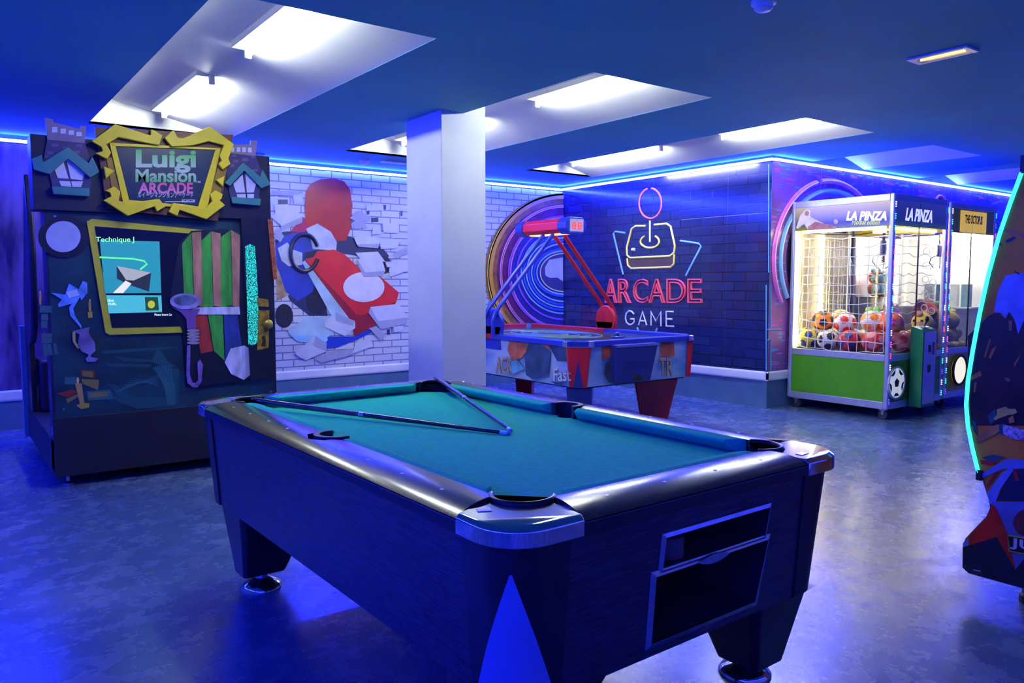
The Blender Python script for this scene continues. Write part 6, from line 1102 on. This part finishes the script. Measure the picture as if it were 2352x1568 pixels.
MB().box(DX0+.05, CY1-.03, .615, DX1-.05, CY1-.02, 1.80).build('back_panel', M['white_panel'], c2)
for x_, y_ in ((DX0+.12, CY1-.06), (DX1-.05, 3.98), (DX1-.05, 4.35)): MB().tube([(x_, y_, 1.36), (x_, y_, 1.78)], .013, 8).build('lamp_tube', M['lamp_white'], c2, smooth=40)
MB().tube([(DX0+.08, DY+.08, 1.79), (DX1-.08, DY+.08, 1.79)], .013, 8).build('lamp_tube', M['lamp_white'], c2, smooth=40)
MB().box(DX0+.05, CY1-.32, 1.115, 8.92, CY1-.03, 1.13).build('shelf', M['white_panel'], c2)
MB().box(9.05, DY+.10, 1.005, DX1-.02, CY1-.06, 1.02).build('shelf', M['white_panel'], c2)
o = MB().lathe([(.001, .006), (.145, .006), (.145, -.004), (.001, -.006)], (8.60, DY, .375), 32, 'y').build('prize_window', mat('window_cream_glow', (.75, .72, .55), .4, noise=.04, scale=5, emit=(.85, .80, .52), es=.75), c2, smooth=40)  # glow in the cream disc stands in for the lit inside
MB().tube([(8.60+.152*math.cos(2*PI*k/32), DY-.006, .375+.152*math.sin(2*PI*k/32)) for k in range(32)], .014, 8, closed=True).build('window_ring', M['black'], o, smooth=60)
for x_, y_ in ((8.34, 3.81), (9.25, 3.81), (8.34, 4.70), (9.25, 4.70)): caster(c2, x_, y_)
o = MB().lathe([(.03, 1.56), (.03, 1.68), (.012, 1.70), (.012, 1.80)], (8.62, 4.0, 0), 14).build('claw', M['steel'], c2, smooth=40)
for k in range(3):
    a = R(120*k+20); MB().tube([(8.62+r_*math.cos(a), 4.0+r_*math.sin(a), z_) for r_, z_ in ((.02, 1.58), (.085, 1.55), (.10, 1.50), (.055, 1.44))], .006, 6).build('claw_finger', M['black'], o, smooth=50)
for i, (x, y, z, s, ca, cb, lb) in enumerate([(8.45, 3.92, .60, 1.5, (.20, .13, .04), (.35, .25, .1), 'brown soft toy low behind the glass of the yellow claw machine'),
    (8.68, 3.90, .60, 1.5, (.35, .30, .05), (.5, .45, .1), 'olive soft toy near the front of the yellow claw machine'),
    (8.60, 4.12, .60, 1.9, (.60, .08, .03), (.55, .3, .1), 'red soft toy in the middle of the yellow claw machine'), (8.88, 4.08, .60, 1.8, (.12, .40, .10), (.3, .5, .2), 'green soft toy right of the red one in the yellow machine'),
    (8.42, 4.40, .60, 1.7, (.30, .12, .42), (.5, .3, .5), 'violet soft toy at the left wall of the yellow machine'),
    (8.45, 4.60, 1.13, 1.15, (.60, .06, .05), (.15, .45, .70), 'red and blue soft toy on the left end of the lit shelf'), (8.64, 4.60, 1.13, 1.15, (.20, .55, .72), (.7, .7, .7), 'light blue soft toy on the lit shelf'),
    (8.36, 4.52, 1.13, 1.0, (.05, .30, .55), (.02, .02, .03), 'dark blue soft toy in front on the lit shelf')]):
    plush((x, y, z), s, ca, cb, lb, PG)
bx = [((.35, .42, .45), 4.33), ((.10, .22, .30), 4.20), ((.55, .60, .60), 4.06), ((.14, .30, .34), 3.93)]
for i, (c, x) in enumerate(bx):
    o = MB().box(9.10, x-.045, 1.02, 9.16, x+.045, 1.27).build('prize_box', mat('prize_box_%d' % i, c, .4, noise=.1, scale=20), None, bevel=.003)
    tag(o, ['pale grey prize box farthest back on the white side shelf', 'navy prize box next to the pale grey one on the side shelf', 'silver prize box between the navy and teal ones on the side shelf', 'teal prize box nearest the front glass on the side shelf'][i], 'box', 'prize boxes on the side shelf')

# ------------------------------------------------------------ air hockey table
HX0, HX1, HY0, HY1 = 4.22, 5.745, 4.80, 7.40; HZ0, HZ1 = .415, .775
M['hk_red'] = mat('hk_red', (.50, .012, .02), .3, noise=.06, scale=6); M['hk_blue'] = mat('hk_blue', (.015, .03, .42), .3, noise=.06, scale=6)
M['hk_navy'] = mat('hk_navy', (.015, .022, .16), .35, noise=.08, scale=6)
M['hk_art'] = mat('hk_art', (.10, .28, .48), .35, scale=2.2, stretch=(1, 1, 2.5), col2=(.52, .62, .70))
M['hk_top'] = mat('hk_top', (.02, .05, .05), .15, scale=2.5, col2=(.05, .09, .04), spec=.6)
hk = thing('air_hockey_table', 'red and blue air hockey table with an overhead scoring beam', 'air hockey table', ((HX0+HX1)/2, (HY0+HY1)/2, 0))
ch = .11
def octo(i): return [(HX0+ch, HY0+i), (HX1-ch, HY0+i), (HX1-i, HY0+ch), (HX1-i, HY1-ch), (HX1-ch, HY1-i), (HX0+ch, HY1-i), (HX0+i, HY1-ch), (HX0+i, HY0+ch)]
bd = MB().loft([(*p, HZ0) for p in octo(.05)], [(*p, HZ1-.01) for p in octo(.02)]).build('cabinet', M['hk_art'], hk)
MB().prism(octo(.10), 'z', HZ0-.02, HZ0).build('underside', M['black'], hk)
MB().prism(octo(.06), 'z', HZ1-.012, HZ1-.004).build('playing_surface', M['hk_top'], hk)
tops = octo(0); ins = octo(.07)
for nm, m_, idx in (('near_rail', M['hk_blue'], (0,)), ('far_rail', M['hk_red'], (4,))):
    for i in idx: MB().prism([tops[i], tops[i+1], ins[i+1], ins[i]], 'z', HZ1-.02, HZ1+.03).build(nm, m_, hk, bevel=.008)
ym = 6.04
for sx, x_, w_ in ((0, HX0, .07), (1, HX1-.07, .07)):
    MB().box(x_, HY0+ch, HZ1-.02, x_+w_, ym, HZ1+.03).build('side_rail', M['hk_blue'], hk, bevel=.008)
    MB().box(x_, ym, HZ1-.02, x_+w_, HY1-ch, HZ1+.03).build('side_rail', M['hk_red'], hk, bevel=.008)
# red corner panels with dark triangle, chrome caps
cor = [(octo(.02)[7], octo(.02)[0], octo(.05)[7], octo(.05)[0]), (octo(.02)[1], octo(.02)[2], octo(.05)[1], octo(.05)[2]), (octo(.02)[3], octo(.02)[4], octo(.05)[3], octo(.05)[4]), (octo(.02)[5], octo(.02)[6], octo(.05)[5], octo(.05)[6])]
for i, (a, b_, c, d) in enumerate(cor):
    a, b_, c, d = [Vector((*p, 0)) for p in (a, b_, c, d)]; n = Vector(((a+b_)/2 - Vector(((HX0+HX1)/2, (HY0+HY1)/2, 0)))); n = Vector((math.copysign(.7071, n.x), math.copysign(.7071, n.y), 0))
    e = (b_-a).normalized(); ext = .045
    P = lambda v, z, o=0: tuple(Vector((v.x, v.y, z))+n*o)
    A0 = [P(a-e*ext, HZ1-.02), P(b_+e*ext, HZ1-.02), P(d+e*.035, HZ0), P(c-e*.035, HZ0)]
    A0f = [P(a-e*ext, HZ1-.02, -.03), P(b_+e*ext, HZ1-.02, -.03), P(d+e*.035, HZ0, -.02), P(c-e*.035, HZ0, -.02)]
    A1 = [P(a-e*ext*.6, HZ1-.02, .02), P(b_+e*ext*.6, HZ1-.02, .02), P(d+e*.03, HZ0, .02), P(c-e*.03, HZ0, .02)]
    o = MB().loft(A0f, A1).build('corner_panel', M['hk_red'], hk, bevel=.004)
    mid_t = (a+b_)/2; mb = MB(); mb.loft([P(mid_t, .645, .0205), P(d-e*.0, HZ0, .0205), P(c+e*.0, HZ0, .0205)], [P(mid_t, .645, .022), P(d-e*.0, HZ0, .022), P(c+e*.0, HZ0, .022)])
    mb.build('triangle', M['hk_navy'], o)
    mb = MB(); mb.loft([P(a-e*.07, HZ1-.022, -.02), P(b_+e*.07, HZ1-.022, -.02), P(b_+e*.03, HZ1-.022, .025), P(a-e*.03, HZ1-.022, .025)], [P(a-e*.07, HZ1+.034, -.02), P(b_+e*.07, HZ1+.034, -.02), P(b_+e*.03, HZ1+.028, .022), P(a-e*.03, HZ1+.028, .022)])
    mb.build('corner_cap', M['chrome'], hk, bevel=.006)
# legs: radial fins under the corners
for sx, sy, m_ in ((-1, -1, M['hk_navy']), (1, -1, M['hk_red']), (-1, 1, M['hk_navy']), (1, 1, M['hk_red'])):
    cxh, cyh = (HX0 if sx < 0 else HX1)-sx*.30, (HY0 if sy < 0 else HY1)-sy*.30
    ra = Vector((sx, sy, 0)).normalized(); ta = Vector((-ra.y, ra.x, 0))
    def fin(z, r0, r1, w): 
        c = Vector((cxh, cyh, z)); return [tuple(c+ra*r0-ta*w), tuple(c+ra*r1-ta*w), tuple(c+ra*r1+ta*w), tuple(c+ra*r0+ta*w)]
    MB().loft(fin(0, -.12, .13, .085), fin(HZ0-.018, -.19, .22, .11)).build('leg', m_, hk, bevel=.012)
# coin door on the near end
o = MB().loft([(4.63, HY0-.035, .43), (5.05, HY0-.035, .43), (5.12, HY0-.06, .765), (4.60, HY0-.06, .765)], [(4.63, HY0+.04, .43), (5.05, HY0+.04, .43), (5.12, HY0+.02, .765), (4.60, HY0+.02, .765)]).build('coin_door', M['hk_navy'], hk, bevel=.012)
MB().prism([(4.82+.06*(1-math.cos(PI*k/10)), .445+.05*math.sin(PI*k/10)) for k in range(11)], 'y', HY0-.044, HY0-.036).build('puck_slot', M['black_matt'], o)
mb = MB()
for k in range(4): mb.box(4.70+.015*k, HY0-.052, .56+.018*k, 5.02-.01*k, HY0-.046, .565+.018*k)
mb.build('vents', M['hk_navy'], o)
MB().box(4.61, HY0-.063, .742, 5.11, HY0-.058, .755).build('trim_strip', M['steel'], o)
# printed sides
def art_side(name, key, col, ax, base, t0, noise=.35): return artp(name, key, mat(name, col, .35, noise=noise, scale=9), bd, ax, base, t0)
SX = HX0+.018; SYY = HY0+.018
art_side('splash_print', 'h_splash', (.55, .13, .05), 'x', SX, .0); art_side('dark_print', 'h_blob', (.03, .06, .13), 'x', SX, .001); art_side('sky_print', 'h_sky', (.10, .32, .45), 'x', SX, .0)
art_side('end_splash_print', 'h_end_splash', (.50, .09, .04), 'y', SYY, .0); art_side('end_dark_print', 'h_end_blob', (.05, .05, .09), 'y', SYY, .001)
for nm, key, tx, ax, base in (('side_lettering', 'h_txt_ack', 'ACK', 'x', SX), ('side_lettering', 'h_txt_fast', 'Fast', 'x', SX), ('end_lettering', 'h_txt_tr', 'TR', 'y', SYY)):
    mb = MB(); wall_text(mb, tx, ART[key][0], ax, base, .003, bold=.035, extrude=.001); lo_ = mb.build(nm, flat('letter_dark_'+tx, (.02, .02, .05), .4), bd)
    mb = MB(); wall_text(mb, tx, ART[key][0], ax, base, .0045, bold=.012, extrude=.001); mb.build('lettering_face', flat('letter_gold_'+tx, (.42, .30, .16) if tx != 'Fast' else (.6, .58, .62), .4), bd)
# swirl on the playing surface
mb = MB()
for r_ in (.12, .19, .26, .33): mb.tube([(5.03+r_*1.2*math.cos(2*PI*k/36), 6.15+r_*2.0*math.sin(2*PI*k/36), HZ1-.004) for k in range(36)], .006, 4, closed=True)
mb.build('rink_rings', flat('rink_lines', (.07, .14, .13)), hk)
# arms, brackets, overhead beam, clear shield
o = None
for sx in (0, 1):
    x_ = HX0+.02 if sx == 0 else HX1-.02; m_ = M['hk_blue'] if sx == 0 else M['hk_red']; s_ = 1 if sx == 0 else -1
    br = MB().lathe([(.001, -.02), (.14, -.02), (.15, -.008), (.15, .008), (.14, .02), (.001, .02)], (x_+s_*.02, ym, .90), 28, 'x').box(x_-.0 if sx == 0 else x_-.04, ym-.13, .66 if sx == 0 else HZ1+.03, x_+.04 if sx == 0 else x_, ym+.13, .88).build('arm_bracket', m_, hk, bevel=.006, smooth=40)
    for k, dy in enumerate((-.075, .075)):
        xt = 4.97-s_*.06
        MB().tube([(x_-s_*.045, ym+dy, .80), (x_-s_*.05, ym+dy, .93), (x_-s_*.02, ym+dy, 1.0), (x_+s_*.02, ym+dy, 1.06), (xt-s_*.02, ym+dy-.02, 1.75), (xt, ym+dy-.02, 1.80)], .021, 10).build('arm_tube', m_, hk, smooth=60)
def hexy(w, z0, z1, c=.035): return [(4.955-w, z0+c), (4.955-w+c, z0), (4.955+w-c, z0), (4.955+w, z0+c), (4.955+w, z1-c), (4.955+w-c, z1), (4.955-w+c, z1), (4.955-w, z1-c)]
bmn = MB().prism(hexy(.115, 1.765, 1.905), 'y', 5.80, 6.36).build('score_beam', M['hk_red'], hk, bevel=.004)
for y0_, y1_ in ((5.665, 5.80), (6.36, 6.47)):
    e_ = MB().prism(hexy(.13, 1.755, 1.912, .05), 'y', y0_, y1_).build('score_head', M['hk_blue'], bmn, bevel=.006)
    f_ = y0_-.002 if y0_ < 6 else y1_+.002
    MB().box(4.875, min(f_, f_+.0), 1.775, 5.045, f_+.003, 1.895).build('score_face', flat('score_white', (.6, .6, .62), .3) if y0_ < 6 else bpy.data.materials['score_white'], e_)
sf = emis('score_red', (1, .03, .04), 2.5)
mb = MB()
for cx_ in (4.925, 4.995):
    for (ax_, az_, w_, h_) in ((0, .028, .018, .005), (0, 0, .018, .005), (0, -.028, .018, .005), (-.018, .014, .005, .014), (.018, .014, .005, .014), (-.018, -.014, .005, .014), (.018, -.014, .005, .014)):
        mb.box(cx_+ax_-w_, 5.659, 1.832+az_-h_, cx_+ax_+w_, 5.6625, 1.832+az_+h_)
mb.build('score_digits', sf, bmn)
MB().box(4.90, 5.82, 1.757, 5.01, 6.32, 1.766).build('under_light', emis('under_glow', (1, .42, .12), 3.0), bmn)
sh = [(HX0+.06, .80), (HX1-.06, .80), (HX1-.06, .98)] + [(HX1-.06-(HX1-HX0-.12)*k/16, .98+.12*math.sin(PI*k/16)) for k in range(1, 16)] + [(HX0+.06, .98)]
MB().prism(sh, 'y', ym-.004, ym+.004).build('clear_shield', clear('shield_clear', (.9, .93, .97), .12), hk)
ml = thing('hockey_mallet', 'round dark blue air hockey mallet on the near end of the rink', 'mallet', (4.98, 5.12, HZ1-.004), world=False)
MB().lathe([(.052, 0), (.055, .012), (.055, .030), (.045, .034), (.040, .018), (.018, .018), (.018, .045), (.001, .052)], (0, 0, 0), 28).build('base', M['hk_navy'], ml, smooth=40)
MB().lathe([(.018, .045), (.022, .055), (.018, .068), (.001, .072)], (0, 0, 0), 18).build('knob', M['hk_navy'], ml, smooth=60)

# ------------------------------------------------------------ prehistoric shooting cabinet, side panel towards the camera
PX = 3.44
dn = thing('shooting_cabinet', 'curved side of an arcade cabinet with volcano and jeep print and teal light edge', 'arcade machine', (3.95, .95, 0))
dl = ART['d_left'][0]
far = [(.62, .08), (.58, .12), (.58, .30), (.50, .40), (.48, 1.75), (1.05, 2.02), (1.22, 1.86)]
prof = dl + far
sky = mat('print_red_sky', (.60, .10, .006), .45, scale=2.2, col2=(.85, .34, .03), spec=.25)
pn = MB().prism(prof, 'x', PX, PX+.035).build('side_panel', M['black'], dn)
art0 = MB().prism([(p[0]-.004 if p[0] > 1 else p[0]+.004, p[1]) for p in prof], 'x', PX-.001, PX-.0002).build('print', sky, pn)
def clip_poly(q):   # keep print shapes inside the panel's far edge
    return [(max(p[0], .60), p[1]) for p in q]
def dp(name, keys, col, t, rough=.35, noise=.25, scale=14):
    m_ = mat('print_'+name, col, rough, noise=noise, scale=scale)
    for i, q_ in enumerate(ART[keys]):
        MB().prism(clip_poly(q_), 'x', PX-.001-t-i*.0001, PX-.0016-t-i*.0001).build(name, m_, art0)
dp('ash_cloud', 'd_cloud', (.20, .22, .62), 0, noise=.35, scale=6); dp('volcano', 'd_volcano', (.035, .012, .010), .0008, noise=.6, scale=8); dp('lava_fleck', 'd_fleck', (.55, .16, .03), .0016); dp('bird', 'd_crack', (.02, .01, .03), .0016)
dp('leaf', 'd_leaf', (.02, .10, .08), .0020); dp('straw_hat', 'd_hat', (.75, .48, .08), .0024); dp('sleeve_print', 'd_arm', (.65, .22, .05), .0031); dp('patterned_cloth', 'd_shirt', (.48, .34, .42), .0035, noise=.7, scale=60)
dp('jeep_window', 'd_glass', (.012, .014, .05), .0020); dp('red_bar', 'd_redbar', (.55, .02, .01), .0026); dp('roll_cage', 'd_silver', (.16, .20, .48), .0032, noise=.15); dp('jeep_body', 'd_body', (.12, .14, .40), .0028, noise=.2, scale=4)
dp('red_stripe', 'd_red', (.70, .02, .01), .0040, noise=.2); dp('lower_black', 'd_blk', (.010, .010, .03), .0046); dp('corner_tip', 'd_tip', (.22, .36, .62), .0046); dp('round_emblem', 'd_emblem', (.22, .03, .04), .0052, noise=.6); dp('name_plate', 'd_plate', (.015, .012, .02), .0060); dp('small_label', 'd_label', (.4, .42, .55), .0054)
bq = ART['d_text'][0]; mb = MB()
x_l, zt_, zb_ = bq[0][0], bq[0][1], bq[3][1]
text_fit(mb, 'JURASSIC', [(PX-.0085, x_l, zt_), (PX-.0085, x_l-.38, zt_), (PX-.0085, x_l-.38, zb_), (PX-.0085, x_l, zb_)], (-1, 0, 0), bold=.02, extrude=.0008); mb.build('plate_lettering', flat('plate_white', (.62, .62, .68), .4), art0)
pq = clip_poly(ART['d_plate'][0]); mb = MB(); mb.tube([(PX-.0082, p[0], p[1]) for p in pq], .0035, 5, closed=True); mb.build('plate_border', flat('plate_gold', (.45, .36, .04), .4), art0)
mb = MB(); mb.tube([(PX-.004, p[0]+.006, p[1]) for p in dl[0:11]], .0085, 8); mb.build('edge_light', emis('teal_edge', (.04, .78, .62), 1.6), dn, smooth=60)
MB().box(PX-.012, 1.388, .482, PX+.045, 1.408, .525).build('edge_clip', M['black'], dn); MB().box(PX-.012, 1.262, 1.72, PX+.045, 1.30, 1.79).build('edge_clip', M['black'], dn)
MB().prism([(.70, .10), (1.26, .10), (1.26, .45), (1.10, .60), (1.10, 1.5), (.70, 1.75)], 'x', PX+.035, 4.45).build('cabinet_body', M['booth_base'], dn)
MB().prism(prof, 'x', 4.45, 4.485).build('side_panel', M['black'], dn)
for x_, y_ in ((PX+.08, 1.22), (PX+.08, .72), (4.40, 1.22), (4.40, .72)): MB().lathe([(.04, 0), (.04, .03), (.03, .04), (.03, .10)], (x_, y_, 0), 14).build('foot', M['rubber'], dn)

# ------------------------------------------------------------ ceiling fittings
t = thing('heater_light', 'slim recessed strip heater glowing amber in the ceiling at right', 'ceiling light', (4.56, 2.15, Z))
mb = MB(); xa, xb, ya, yb = 4.487, 4.637, 1.985, 2.31
for a in ((xa, ya, xb, ya+.03), (xa, yb-.03, xb, yb), (xa, ya+.03, xa+.03, yb-.03), (xb-.03, ya+.03, xb, yb-.03)): mb.box(a[0], a[1], Z-.014, a[2], a[3], Z-.0005)
mb.build('frame', M['alu'], t, bevel=.003)
MB().box(xa+.03, ya+.03, Z-.004, xb-.03, yb-.03, Z-.001).build('reflector', M['chrome'], t)
MB().tube([(4.562, ya+.04, Z-.009), (4.562, yb-.045, Z-.009)], .007, 8).build('tube', emis('heater_amber', (1.0, .55, .18), 2.2), t, smooth=60)
def smoke(x, y, lab):
    t = thing('smoke_detector', lab, 'smoke detector', (x, y, Z), group='smoke detectors on the ceiling')
    MB().lathe([(.055, -.0005), (.055, -.015), (.045, -.018)], (x, y, Z), 24).build('base', M['skirting_white'], t, smooth=40)
    MB().lathe([(.042, -.018), (.042, -.035), (.03, -.045), (.001, -.047)], (x, y, Z), 24).build('head', M['skirting_white'], t, smooth=40)
smoke(3.673, 7.545, 'white smoke detector on the ceiling in front of the brick mural'); smoke(3.064, 2.235, 'white smoke detector cut by the top edge above the cloth')
t = thing('air_vent', 'flat grey ceiling vent between the smoke detector and the pillar', 'vent', (3.93, 7.45, Z))
MB().box(3.82, 7.40, Z-.012, 4.10, 7.50, Z-.0005).build('frame', M['alu'], t, bevel=.004)
mb = MB(); [mb.box(3.84, 7.415+.02*k, Z-.016, 4.08, 7.423+.02*k, Z-.0125) for k in range(4)]; mb.build('louvres', M['steel'], t)
t = thing('ceiling_downlight', 'small round unlit ceiling fitting above the right tower of the booth', 'ceiling light', (2.647, 7.85, Z))
MB().tube([(2.647+.07*math.cos(2*PI*k/24), 7.85+.07*math.sin(2*PI*k/24), Z-.006) for k in range(24)], .010, 8, closed=True).build('rim', M['alu'], t, smooth=60)
MB().lathe([(.062, -.001), (.062, -.004)], (2.647, 7.85, Z), 24).build('lens', M['glass_dark'], t)
